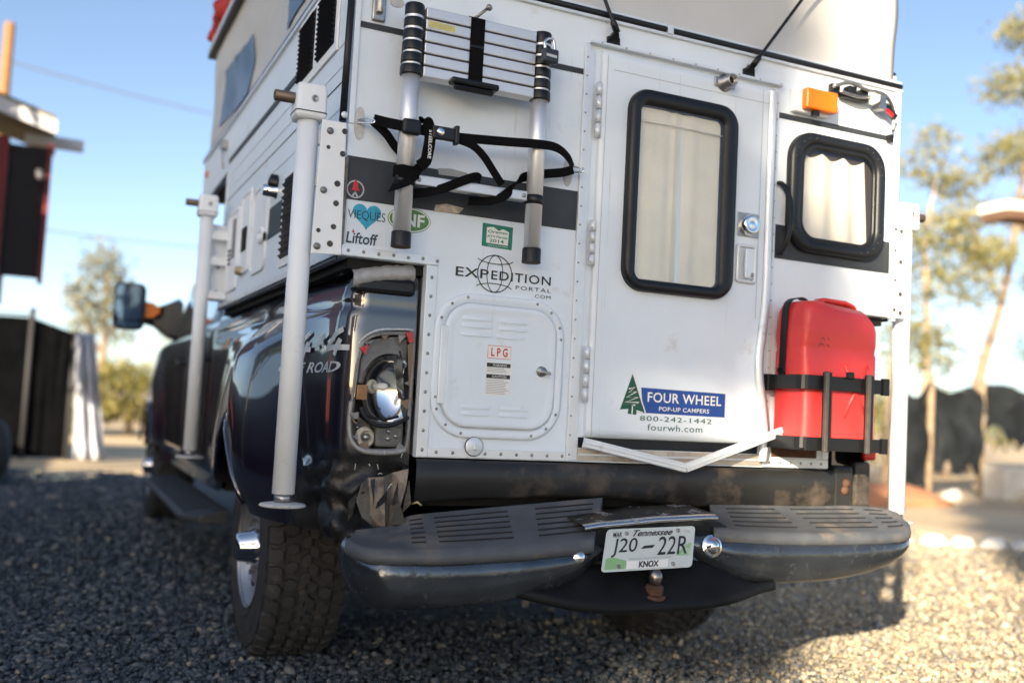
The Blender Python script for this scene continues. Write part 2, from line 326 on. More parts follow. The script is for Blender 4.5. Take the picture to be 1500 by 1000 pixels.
sb_ = MB().add([(x, y, -0.007) for x, y in sp_], [tuple(range(len(sp_)))]).build('sunlit_sandy_path', sunlit_base_m); sb_['kind'] = 'structure'  # pale sheet under the sunlit side, light put into its colour
# loose gravel: real stones near the camera, one object nobody could count
def ico():
    t = (1+5**0.5)/2; v = np.array([(-1, t, 0), (1, t, 0), (-1, -t, 0), (1, -t, 0), (0, -1, t), (0, 1, t), (0, -1, -t), (0, 1, -t), (t, 0, -1), (t, 0, 1), (-t, 0, -1), (-t, 0, 1)], float)
    v /= np.linalg.norm(v[0]); f = np.array([(0, 11, 5), (0, 5, 1), (0, 1, 7), (0, 7, 10), (0, 10, 11), (1, 5, 9), (5, 11, 4), (11, 10, 2), (10, 7, 6), (7, 1, 8), (3, 9, 4), (3, 4, 2), (3, 2, 6), (3, 6, 8), (3, 8, 9), (4, 9, 5), (2, 4, 11), (6, 2, 10), (8, 6, 7), (9, 8, 1)])
    return v, f
def np_mesh(name, V, F, mat, attr=None, smooth=True):
    me = bpy.data.meshes.new(name); k = F.shape[1]
    me.vertices.add(len(V)); me.vertices.foreach_set('co', V.astype(np.float32).ravel())
    me.loops.add(F.size); me.loops.foreach_set('vertex_index', F.astype(np.int32).ravel())
    me.polygons.add(len(F)); me.polygons.foreach_set('loop_start', np.arange(0, F.size, k, dtype=np.int32))
    me.polygons.foreach_set('use_smooth', np.full(len(F), smooth)); me.update(calc_edges=True)
    if attr is not None:
        a = me.attributes.new('tone', 'FLOAT', 'POINT'); a.data.foreach_set('value', attr.astype(np.float32))
    me.materials.append(mat); o = bpy.data.objects.new(name, me); COL.objects.link(o); return o
def stones():
    v, f = ico(); cx, cy = -1.766, -2.75
    N = 480000; x = rng.uniform(-3.6, 6.2, N); y = rng.uniform(-0.9, 10.0, N); d = np.hypot(x-cx, y-cy)
    bear = np.degrees(np.arctan2(x-cx, y-cy))
    dens = np.clip(1.0-(d-3.6)/3.2, 0.20, 1.0)*np.where(np.abs(bear-24.7) < 36, 1.0, 0.10)
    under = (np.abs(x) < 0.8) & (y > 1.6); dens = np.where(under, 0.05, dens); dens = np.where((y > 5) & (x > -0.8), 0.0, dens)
    keep = rng.uniform(0, 1, N) < dens; x = x[keep]; y = y[keep]; d = d[keep]; n = len(x)
    if n > 112000: x = x[:112000]; y = y[:112000]; d = d[:112000]; n = 112000
    r = rng.lognormal(math.log(0.0092), 0.42, n).clip(0.004, 0.024)*(1-0.2*np.clip((x-0.05)/1.3, 0, 1))*(1+np.clip((d-4)/6, 0, 1.0))
    s = np.stack([r*rng.uniform(0.85, 1.3, n), r*rng.uniform(0.7, 1.05, n), r*rng.uniform(0.45, 0.8, n)], 1)
    jit = rng.uniform(0.8, 1.2, (n, 12, 1)); P = v[None]*jit*s[:, None]
    a = rng.uniform(0, 2*np.pi, n); b = rng.normal(0, 0.35, n); ca, sa, cb, sb = np.cos(a)[:, None], np.sin(a)[:, None], np.cos(b)[:, None], np.sin(b)[:, None]
    X, Y, Z = P[..., 0], P[..., 1], P[..., 2]; X, Z = X*cb+Z*sb, -X*sb+Z*cb; X, Y = X*ca-Y*sa, X*sa+Y*ca
    zb = 0.002+rng.uniform(-0.010, 0.012, n)
    V = np.stack([X+x[:, None], Y+y[:, None], Z+zb[:, None]], -1).reshape(-1, 3)
    F = (f[None]+(np.arange(n)*12)[:, None, None]).reshape(-1, 3)
    warm = np.clip((x-0.05)/1.3, 0, 1)                      # sandier and paler to the right, sunlight there put into the tone
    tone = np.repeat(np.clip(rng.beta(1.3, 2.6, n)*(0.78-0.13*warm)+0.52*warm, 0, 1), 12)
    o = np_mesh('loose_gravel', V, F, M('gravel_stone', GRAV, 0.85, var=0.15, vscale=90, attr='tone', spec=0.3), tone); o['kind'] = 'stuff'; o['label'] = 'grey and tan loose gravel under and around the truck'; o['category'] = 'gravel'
stones()

def shed_tree(name, label, base, trunks, blobs, nleaf, leaf, pal, trunk_mat, group=None, cat='tree', droop=0.0):
    e = empty(name, base, label, cat, group); bx, by, bz = base
    if by > 0 and name != 'added_shade_tree': nleaf = int(nleaf*1.7); leaf *= 0.6
    tm = MB()
    for pts, r0, r1 in trunks:
        P = catmull([(bx+a, by+b, bz+c) for a, b, c in pts], 5); tm.tube(P, [r0+(r1-r0)*i/(len(P)-1) for i in range(len(P))], 8)
    if trunks: tm.build('trunk', trunk_mat, e)
    B = np.array(blobs); wgt = B[:, 3]*B[:, 4]*B[:, 5]; wgt = wgt**0.8/np.sum(wgt**0.8); idx = rng.choice(len(B), nleaf, p=wgt)
    d = rng.normal(0, 1, (nleaf, 3)); d /= np.linalg.norm(d, axis=1)[:, None]; rad = rng.uniform(0.1, 1, nleaf)**0.5*rng.choice([1.0, 1.0, 1.0, 1.35], nleaf)
    c = B[idx, :3]+d*rad[:, None]*B[idx, 3:6]+np.array([bx, by, bz]); c[:, 2] -= droop*rng.uniform(0, 1, nleaf)
    a = rng.normal(0, 1, (nleaf, 3)); a /= np.linalg.norm(a, axis=1)[:, None]; b = np.cross(a, rng.normal(0, 1, (nleaf, 3))); b /= np.linalg.norm(b, axis=1)[:, None]
    s = leaf*rng.uniform(0.6, 1.4, nleaf)[:, None]; a *= s*1.5; b *= s*0.6
    V = np.stack([c-a, c+b, c+a, c-b], 1).reshape(-1, 3); F = np.arange(nleaf*4).reshape(-1, 4)
    tone = np.repeat(rng.uniform(0, 1, nleaf)*0.7+0.3*rng.uniform(0, 1, len(B))[idx], 4)
    o = np_mesh('crown', V, F, M('leaves_'+name, pal, 0.7, attr='tone', spec=0.25), tone, False); attach(o, e); return e
bark = M('pale_bark', (0.26, 0.19, 0.13), 0.9, 0, 0.3, 6, 0.01, 14); bark_pale = M('pale_eucalyptus_bark', (0.44, 0.34, 0.24), 0.85, 0, 0.25, 4, 0.006, 12)
EUC = [(0.13, 0.12, 0.045), (0.20, 0.18, 0.07), (0.15, 0.16, 0.065), (0.30, 0.26, 0.13)]
GRN = [(0.05, 0.07, 0.02), (0.09, 0.11, 0.035), (0.13, 0.14, 0.05)]
# ------------------------------------------------------------------ right background
def rblobs(n, spread, z0, z1, r):
    return [(rng.normal(0, spread), rng.normal(0, spread), rng.uniform(z0, z1), r*rng.uniform(0.6, 1.3), r*rng.uniform(0.6, 1.3), r*rng.uniform(0.35, 0.7)) for _ in range(n)]
shed_tree('eucalyptus_tree', 'tall thin yellow-leaved tree with leaning bare trunk at the right edge', (22.0, 16.5, 0),
          [([(-1.4, 0, 0), (-0.9, 0, 2.5), (0.2, 0.1, 5.2), (0.7, 0, 8.5), (1.6, 0, 13)], 0.17, 0.04), ([(-0.1, 0, 4.6), (-1.2, 0, 6.4), (-2.0, 0, 7.6)], 0.06, 0.02), ([(0.4, 0, 6.6), (1.8, 0, 8), (2.8, 0, 9.4)], 0.06, 0.02)],
          [(-0.6, 0, 5.9, .8, .8, .5), (0.9, 0, 7.3, .9, .9, .6), (-1.9, 0, 7.7, .8, .8, .4), (-0.2, 0, 8.7, .8, .8, .6), (1.4, 0, 9.3, 1.1, 1, .7), (0.2, 0, 10.8, .9, .9, .6), (2.2, 0, 11.3, 1.1, 1, .7), (1.0, 0, 12.6, 1.1, 1, .6), (1.6, 0, 5.4, .8, .7, .5)], 3600, 0.10, EUC, bark)
shed_tree('young_eucalyptus_tree', 'slender pale-trunked tree beside the white right-hand jack', (17.4, 15.0, 0),
          [([(0, 0, 0), (0.1, 0, 3), (0.0, 0, 5.6), (0.3, 0, 7.2)], 0.13, 0.02), ([(-0.6, 0.3, 0), (-0.7, 0.3, 3), (-0.4, 0.2, 6)], 0.10, 0.03)],
          [(-0.2, 0, 4.6, .9, .9, .7), (0.5, 0, 6.0, 1, .9, .6), (1.4, 0, 6.4, 0.8, .8, .5), (0, 0, 7.5, 0.8, .8, .5), (1.6, 0, 4.6, 0.7, .7, .5), (-0.6, 0, 3.2, .9, .8, .8), (0.4, 0, 3.0, .8, .7, .7), (1.0, 0, 5.4, .9, .8, .8), (-0.8, 0, 5.6, .8, .8, .6), (2.2, 0, 5.6, .7, .7, .5), (0.2, 0, 8.2, .6, .6, .4)], 3000, 0.09, EUC, bark_pale)
shed_tree('background_shrub', 'dark green shrub behind the black fence by the leaning trunk', (22.4, 15.2, 0), [([(0, 0, 0), (0.1, 0, 1.2)], 0.08, 0.03)], rblobs(14, 0.9, 1.2, 3.6, 0.75), 3000, 0.08, GRN, bark)
for k, (x, y, wd) in enumerate(((12.6, 12.2, 9), (16.5, 13.6, 6), (21.5, 14.2, 8))):
    shed_tree('dry_bush', ('low dry tan bush behind the right-hand jack', 'dry olive bush at the middle of the black shade cloth', 'dry bush at the far right behind the shade cloth')[k], (x, y, 0),
              [([(0, 0, 0), (0.1, 0, 0.9)], 0.06, 0.02), ([(0.4, 0.2, 0), (0.7, 0.3, 0.9)], 0.05, 0.02)], rblobs(10, 0.9, 0.5, 1.7, 0.6), 1500, 0.08, EUC, bark, 'dry bushes behind the black fence', 'bush')
cloth_m = M('black_shade_cloth', (0.0035, 0.004, 0.005), 0.95, 0, 0.4, 3, 0.01, 12, spec=0.03)
post_m = M('weathered_wood', (0.34, 0.25, 0.16), 0.85, 0, 0.3, 8, 0.004, 24)
f = empty('shade_cloth_fence', (11.6, 9.0, 0), 'torn black shade cloth fence on wooden posts at right', 'fence')
def cloth(x0, y0, x1, y1, ztop, zbot, name, parent, nx=26, nz=10, amp=0.06):
    mb = MB(); rows = []
    for j in range(nz+1):
        r = []
        for i in range(nx+1):
            t = i/nx; q = j/nz; x = x0+(x1-x0)*t; y = y0+(y1-y0)*t
            zb = zbot(t) if callable(zbot) else zbot; zt = ztop(t) if callable(ztop) else ztop
            nn = noise.noise((x*1.3, q*2.0, 3.1))*amp; r.append((x+nn*0.3, y-nn, zb+(zt-zb)*q))
        rows.append(r)
    return mb.loops(rows, False, True).build(name, M('dusty_shade_mesh', (0.020, 0.024, 0.028), 0.9, 0, 0.5, 2.5, 0.01, 12, spec=0.1, dirt=((0.10, 0.095, 0.085), 0.22, 2.5, 0.9)), parent)
cloth(9.7, 8.45, 10.7, 8.65, lambda t: 1.50+0.22*t+0.1*math.sin(9*t), lambda t: 0.10+0.25*abs(noise.noise((t*5, 1, 0))), 'cloth_panel', f, amp=0.2)
cloth(10.72, 8.66, 12.2, 8.92, lambda t: 1.70+0.06*math.sin(11*t), lambda t: 0.28+0.75*abs(noise.noise((t*4.2, 3, 0))), 'cloth_panel', f, amp=0.2)
cloth(12.25, 8.95, 16.5, 9.6, lambda t: 1.80+0.05*math.sin(14*t), lambda t: 0.95+0.5*noise.noise((t*9, 5, 0)), 'cloth_panel', f, amp=0.2)
for k, (x, y) in enumerate(((9.62, 8.46), (10.75, 8.68), (12.25, 8.98), (14.1, 9.3), (16.4, 9.65))):
    MB().tube([(x, y, -0.03), (x+0.02, y, 1.9)], [0.05, 0.045], 8).build('fence_post', post_m, f)
for z in (1.86, 1.70): MB().tube([(9.62, 8.42, z), (12.25, 8.94, z-0.03), (16.4, 9.61, z)], 0.008, 5).build('wire', M('galvanised_wire', (0.3, 0.3, 0.3), 0.4, 0.8), f)
def rock(name, c, r, label, mat, seed, group=None, cat='stone'):
    v, fc = ico(); V = [Vector(p) for p in v]; import bmesh
    bm = bmesh.new(); bmesh.ops.create_icosphere(bm, subdivisions=3, radius=1.0)
    for q in bm.verts:
        d = 1+0.28*noise.noise(q.co*1.3+Vector((seed*3.1, 0, 0)))+0.12*noise.noise(q.co*3.4+Vector((0, seed, 0))); q.co = Vector((q.co.x*r[0]*d, q.co.y*r[1]*d, q.co.z*r[2]*d))
    me = bpy.data.meshes.new(name); bm.to_mesh(me); bm.free(); me.materials.append(mat); me.polygons.foreach_set('use_smooth', [True]*len(me.polygons))
    o = bpy.data.objects.new(name, me); COL.objects.link(o); o.location = c; tag(o, label, cat, group); return o
wstone = M('whitewashed_stone', (0.70, 0.68, 0.64), 0.85, 0, 0.2, 14, 0.006, 30); brick_m = M('terracotta_mound', (0.46, 0.20, 0.10), 0.9, 0, 0.2, 6, 0.01, 18)
conc = M('pale_concrete', (0.55, 0.52, 0.47), 0.9, 0, 0.2, 4, 0.004, 20)
for k, (x, y, s) in enumerate(((5.12, 3.80, .09), (5.40, 3.72, .12), (5.62, 3.60, .11), (5.84, 3.46, .12), (6.05, 3.34, .10), (6.35, 3.22, .11))):
    rock('border_stone', (x, y, 0.03), (s, s*0.8, s*0.6), ('leftmost', 'second from left', 'third from left', 'third from right', 'second from right', 'rightmost')[k]+' whitewashed stone in the row edging the gravel', wstone, k+1, 'white stones edging the gravel')
rock('earth_mound', (8.9, 7.7, 0.0), (1.1, 0.5, 0.22), 'low terracotta earth mound behind the white jack at right', brick_m, 11, cat='mound')
for k, (x, y, s, lb) in enumerate(((9.55, 7.9, .16, 'small tan rock at the right end of the terracotta mound'), (12.6, 8.1, .3, 'large pale rock under the torn shade cloth at right'), (10.6, 8.1, .14, 'tan rock between the mound and the pale concrete block'))):
    rock('rock', (x, y, 0.05), (s, s, s*0.8), lb, conc if k != 1 else wstone, 20+k)
b = MB().box(12.0, 14.6, 8.3, 8.75, -0.03, 0.5).build('concrete_block', conc, None, 0.03); tag(b, 'pale concrete block wall under the torn shade cloth at right', 'block')
# house at the right edge: only its eave shows
hs = empty('porch_building', (16, 10.5, 0), 'pale-roofed building whose eave juts in at the right edge', 'building')
tan = M('tan_stucco', (0.42, 0.33, 0.24), 0.9, 0, 0.1, 3, 0.003, 40); brown = M('brown_soffit', (0.14, 0.075, 0.045), 0.8, 0, 0.2, 6); fasc = M('white_fascia', (0.72, 0.70, 0.66), 0.6, 0, 0.06, 3)
MB().box(15.6, 20, 8.9, 10.2, -0.03, 4.6).build('wall', tan, hs)
MB().obox((15.9, 9.05, 5.08), (3.4, 0, 0.24), (0, 0.30, 0), (0, 0, 0.08)).build('roof', fasc, hs, 0.02); MB().obox((15.9, 9.05, 4.93), (3.35, 0, 0.24), (0, 0.29, 0), (0, 0, 0.05)).build('soffit', brown, hs)
# ------------------------------------------------------------------ left background
red_b = M('red_board_wall', (0.15, 0.014, 0.016), 0.75, 0, 0.15, 3, 0.002, 30); blackp = M('dark_hanging_blind', (0.012, 0.010, 0.012), 0.85); fascg = M('grey_white_fascia', (0.50, 0.50, 0.52), 0.6, 0, 0.1, 4)
roof_m = M('olive_shingle', (0.17, 0.14, 0.07), 0.9, 0, 0.3, 5, 0.006, 30)
rb = empty('red_cabin', (-3, 9.6, 0), 'red raised cabin on posts with white fascia and olive roof at the left edge', 'building')
MB().box(-3.6, -2.36, 9.02, 10.2, 1.90, 3.62).build('wall', red_b, rb)
for x in (-3.5, -2.62): MB().box(x-0.06, x+0.06, 9.5, 9.62, -0.03, 1.899).build('post', red_b, rb)
MB().box(-2.355, -1.98, 9.10, 9.16, 2.14, 3.56).build('blind', blackp, rb); MB().box(-1.985, -1.935, 9.04, 9.14, 2.08, 3.60).build('red_post', red_b, rb)
MB().add([(-4.0, 8.8, 4.46), (-1.93, 8.8, 3.86), (-1.93, 10.4, 3.86), (-4.0, 10.4, 4.46), (-4.0, 8.8, 4.36), (-1.93, 8.8, 3.76), (-1.93, 10.4, 3.76), (-4.0, 10.4, 4.36)],
         [(0, 1, 2, 3), (7, 6, 5, 4), (0, 4, 5, 1), (1, 5, 6, 2), (2, 6, 7, 3), (3, 7, 4, 0)]).build('roof', roof_m, rb)
MB().obox((-2.96, 8.78, 4.03), (1.05, 0, -0.304), (0, 0.02, 0), (0, 0, 0.075)).build('fascia', fascg, rb)
MB().obox((-1.93, 9.4, 3.70), (0.30, 0, 0.0), (0, 0.07, 0), (0, 0, 0.055)).build('beam_end', fascg, rb)
MB().lathe([(0.0, 0), (0.03, 0.01), (0.045, 0.08), (0.035, 0.12), (0.0, 0.13)], (-2.06, 8.9, 3.28), (0.35, -0.3, -0.9), 14).build('porch_lamp', M('lamp_grey', (0.08, 0.08, 0.09), 0.5), rb)
wp = MB().tube([(-2.72, 14.0, -0.03), (-2.74, 14.0, 6.45)], [0.09, 0.075], 10).build('wooden_pole', M('brown_pole', (0.30, 0.15, 0.06), 0.85, 0, 0.2, 6)); tag(wp, 'brown wooden utility pole rising behind the red cabin roof', 'pole')
wire_m = M('cable_grey', (0.10, 0.11, 0.13), 0.6)
for k, (a, b2, lb) in enumerate((((-9.0, 25.0, 9.93), (16, 25, 9.27), 'upper thin overhead cable crossing the sky at left'), ((-9.0, 25.0, 5.31), (16, 25, 6.88), 'lower thin overhead cable crossing the sky at left'))):
    a = Vector(a); b2 = Vector(b2); pts = [a.lerp(b2, i/20)-Vector((0, 0, 1.1*math.sin(math.pi*i/20))) for i in range(21)]
    tag(MB().tube(pts, 0.02, 5).build('overhead_cable', wire_m), lb, 'cable')
bf = empty('black_screen_fence', (-2.5, 12.5, 0), 'black screen fence below the red cabin at left', 'fence')
def cloth2(name, x0, y0, x1, y1, zt0, zt1, mat, amp=0.05, zb=0.0):
    mb = MB(); rows = []
    for j in range(9):
        rows.append([(x0+(x1-x0)*i/16+0.0, y0+(y1-y0)*i/16-amp*noise.noise((i*0.5, j*0.3, x0)), zb+((zt0+(zt1-zt0)*i/16)-zb)*j/8) for i in range(17)])
    return mb.loops(rows, False, True).build(name, mat, bf)
cloth2('screen', -6.2, 12.3, -2.06, 12.5, 1.86, 1.92, cloth_m); cloth2('screen', -7.4, -5.0, -6.2, 12.3, 2.0, 1.86, cloth_m); cloth2('screen', -2.06, 12.5, -1.5, 12.55, 1.92, 1.74, cloth_m)  # second run is out of view, added so the truck paint reflects dark
for x, y in ((-7.26, -3.0), (-7.0, 1.0), (-6.7, 5.0), (-6.42, 9.0)): MB().tube([(x, y, -0.02), (x, y, 2.0)], 0.035, 8).build('fence_post', M('dark_post', (0.03, 0.03, 0.035), 0.7), bf)  # posts of the added out-of-view run
for x, z in ((-4.2, 1.95), (-2.06, 2.05), (-1.5, 1.78)): MB().tube([(x, 12.46, -0.02), (x, 12.46, z)], 0.035, 8).build('fence_post', M('dark_post', (0.03, 0.03, 0.035), 0.7), bf)
MB().tube([(-6.2, 12.44, 1.93), (-2.06, 12.45, 1.95)], 0.012, 6).build('top_rail', fascg, bf)
tarp = M('white_blue_tarp', (0.50, 0.53, 0.60), 0.6, 0, 0.35, 3.5, 0.02, 5)
tp = MB(); rows = []
for j in range(13):
    q = j/12; z = 1.74*q; wv = 0.30-0.12*q
    rows.append([(-1.50+0.10*(1-q)+wv*(i/14)*1.35, 12.35+0.10*math.sin(i*1.1+q*2)+0.05*math.sin(q*7), z) for i in range(15)])
tp.loops(rows, False, True); t_ = tp.build('hanging_tarp', tarp); tag(t_, 'white and blue tarp hanging at the end of the black fence', 'tarp')
t_.modifiers.new('solid', 'SOLIDIFY').thickness = 0.01
tyre_o = MB().lathe([(0.17, -0.10), (0.30, -0.12), (0.34, -0.05), (0.34, 0.05), (0.30, 0.12), (0.17, 0.10), (0.17, -0.10)], (-2.30, 8.3, 0.33), (0.9, 0.45, 0), 26).build('old_tyre', tyre_m); tag(tyre_o, 'dark old tyre standing on the gravel at the left edge', 'tyre')
shed_tree('roadside_tree', 'hazy round tree on the left horizon behind the tarp', (-0.6, 27.0, 0), [([(0, 0, 0), (0.1, 0, 2), (0, 0, 4.2)], 0.14, 0.04), ([(0, 0, 2), (-0.8, 0, 3.4)], 0.06, 0.02), ([(0, 0, 2), (0.7, 0, 3.6)], 0.06, 0.02)],
          [(-0.1, 0, 4.3, .7, .8, .7), (-0.6, 0, 3.5, .5, .6, .5), (0.45, 0, 3.5, .55, .6, .6), (0.0, 0, 3.1, .6, .7, .5), (-0.5, 0, 2.6, .5, .5, .4), (0.5, 0, 2.6, .5, .5, .4)], 1500, 0.085, [(0.10, 0.10, 0.06), (0.17, 0.16, 0.08), (0.22, 0.20, 0.11)], bark)
shed_tree('distant_tree', 'small faint tree beyond the cab behind the mirror', (3.2, 34.0, 0), [([(0, 0, 0), (0, 0, 3.2)], 0.14, 0.05)], rblobs(10, 0.8, 2.6, 4.6, 0.8), 1300, 0.10, [(0.10, 0.10, 0.06), (0.17, 0.16, 0.08), (0.22, 0.20, 0.11)], bark)
HED = [(0.08, 0.09, 0.025), (0.16, 0.15, 0.04), (0.26, 0.20, 0.09)]
for k in range(3):
    shed_tree('hedge_bush', ('olive hedge bush next to the hanging tarp', 'olive hedge bush directly behind the wing mirror', 'olive hedge bush hidden mostly behind the cab')[k], (-2.0+k*1.9, 21.0+k*0.3, 0), [([(0, 0, 0), (0, 0, 0.8)], 0.08, 0.04)], rblobs(14, 0.55, 0.35, 1.45, 0.62), 2400, 0.07, HED, bark, 'hedge bushes beyond the sunny ground', 'bush')

# ------------------------------------------------------------------ unseen shapes placed for their shade, behind the photographer
ux, uy = 0.7257, 0.6882                                     # ground direction the sunlight travels
def ut(u, t): return (uy*u+ux*t, -ux*u+uy*t)
blocker = empty('shade_blocker', (*ut(-3.9, -31), 0), 'unseen added barn far behind the photographer shading the truck', 'building')  # block added out of view, sized so its shadow covers the truck
def slab(u0, u1, t0, t1, z0, z1):
    q = [ut(u0, t0), ut(u1, t0), ut(u1, t1), ut(u0, t1)]
    return MB().add([(x, y, z0) for x, y in q]+[(x, y, z1) for x, y in q], [(0, 3, 2, 1), (4, 5, 6, 7), (0, 1, 5, 4), (1, 2, 6, 5), (2, 3, 7, 6), (3, 0, 4, 7)])
blocker_m = M('shade_blocker_grey', (0.20, 0.19, 0.18), 0.9, 0, 0.2, 3, 0.003, 20)
slab(-7.5, -0.27, -34, -28.2, -0.03, 11.5).build('wall', blocker_m, blocker); slab(-7.6, -0.16, -34.2, -28, 11.51, 11.7).build('roof', roof_m, blocker)
def far_tree(name, label, u, t, blobs, n, leaf):
    x0, y0 = ut(u, t); tb = []
    for bu, bz, r in blobs:
        x, y = ut(bu, t+rng.uniform(-0.5, 0.5)); tb.append((x-x0, y-y0, bz, r, r, r))
    shed_tree(name, label, (x0, y0, 0), [([(0, 0, 0), (0.1, 0, 4), (0, 0.1, 9), (0, 0, 12)], 0.25, 0.05)], tb, n, leaf, GRN, bark)
far_tree('pepper_tree', 'tall leafy tree far behind the photographer dappling the camper door', -0.3, -26, [(-0.3, 8.3, .5), (-0.2, 9.3, .5), (-0.1, 10.2, .55), (-0.35, 11.2, .7), (-1.4, 11.6, .9), (-0.2, 12.2, .7), (0.42, 9.1, .24), (0.28, 9.05, .26), (0.55, 8.95, .2), (0.12, 10.9, .35), (0.05, 8.9, .3), (0.22, 9.7, .2), (0.30, 11.8, .3), (-2.6, 11.8, .9), (-1.2, 12.8, 1.0), (0.02, 8.1, .28), (0.2, 8.0, .22)], 5000, 0.13)  # leaf clumps placed so they shade door, wall and plate
far_tree('added_right_tree', 'unseen tree added far behind the photographer to shade the right', 3.5, -26, [(2.6, 8.6, 1.0), (3.6, 8.4, 1.2), (2.7, 10.2, 1.1), (3.8, 10.4, 1.3), (2.8, 11.8, 1.0), (3.8, 12.2, 1.2), (2.3, 9.4, .7), (2.3, 11.0, .7), (2.6, 7.2, 1.0), (3.6, 7.0, 1.1)], 6500, 0.22)  # crown added out of view to block sun from the right-hand ground
shed_tree('added_shade_tree', 'unseen tree added left of the photographer to shade the red cabin', (-5.7, 6.75, 0), [([(0, 0, 0), (0.1, 0, 1.6), (0, 0.1, 3.4)], 0.16, 0.05)], [(-0.3, 0.2, 3.9, .8, .8, 1.3), (0.25, -0.25, 3.9, .6, .6, 1.4), (0.0, 0.0, 5.1, .8, .8, .8), (0.35, -0.35, 3.2, .5, .5, .8)], 6000, 0.11, GRN, bark)  # added out of view to darken the cabin and its reflection

# ================================================================== TRUCK
truck = empty('pickup_truck', (0, 1.27, 0), 'dark crew-cab pickup with crumpled rear corner carrying the white camper', 'truck')
WY, WZ = 1.27, 0.415; FY = 5.58
ZP = [(0.55, 0.035), (0.66, 0.012), (0.80, 0.0), (1.05, -0.004), (1.20, -0.002), (1.255, 0.004), (1.275, 0.016), (1.30, 0.012), (1.345, 0.022), (1.375, 0.05), (1.39, 0.085)]
def zprof(z):
    for (a, b), (c, d) in zip(ZP, ZP[1:]):
        if z <= c: return b+(d-b)*max(0, (z-a))/(c-a)
    return ZP[-1][1]
TAIL = [(-0.822, 1.205), (-0.872, 1.203), (-0.925, 1.192), (-0.955, 1.165), (-0.968, 1.12), (-0.974, 1.03), (-0.978, 0.95), (-0.972, 0.90), (-0.955, 0.874), (-0.92, 0.862), (-0.85, 0.864), (-0.815, 0.872), (-0.811, 1.0), (-0.811, 1.185)]
def bulge(y, z):                                      # wheel-arch flare; the rear quarter is pushed out by the crash
    return 0.075*smooth01(1.12, 0.62, math.hypot(y-WY, z-WZ))*smooth01(1.30, 1.12, z)*smooth01(0.08, 0.5, y)+0.085*smooth01(0.16, 0.80, y)*smooth01(1.30, 0.92, y)*smooth01(1.37, 1.14, z)*smooth01(0.45, 0.75, z)
def inpoly(x, z, P):
    c = False; j = len(P)-1
    for i in range(len(P)):
        if (P[i][1] > z) != (P[j][1] > z) and x < (P[j][0]-P[i][0])*(z-P[i][1])/(P[j][1]-P[i][1])+P[i][0]: c = not c
        j = i
    return c
def nearest(x, z, P):
    best = None; p = Vector((x, z))
    for i in range(len(P)):
        a = Vector(P[i]); b = Vector(P[(i+1) % len(P)]); t = max(0, min(1, (p-a).dot(b-a)/(b-a).length_squared)); q = a+(b-a)*t
        if best is None or (q-p).length < (best-p).length: best = q
    return best
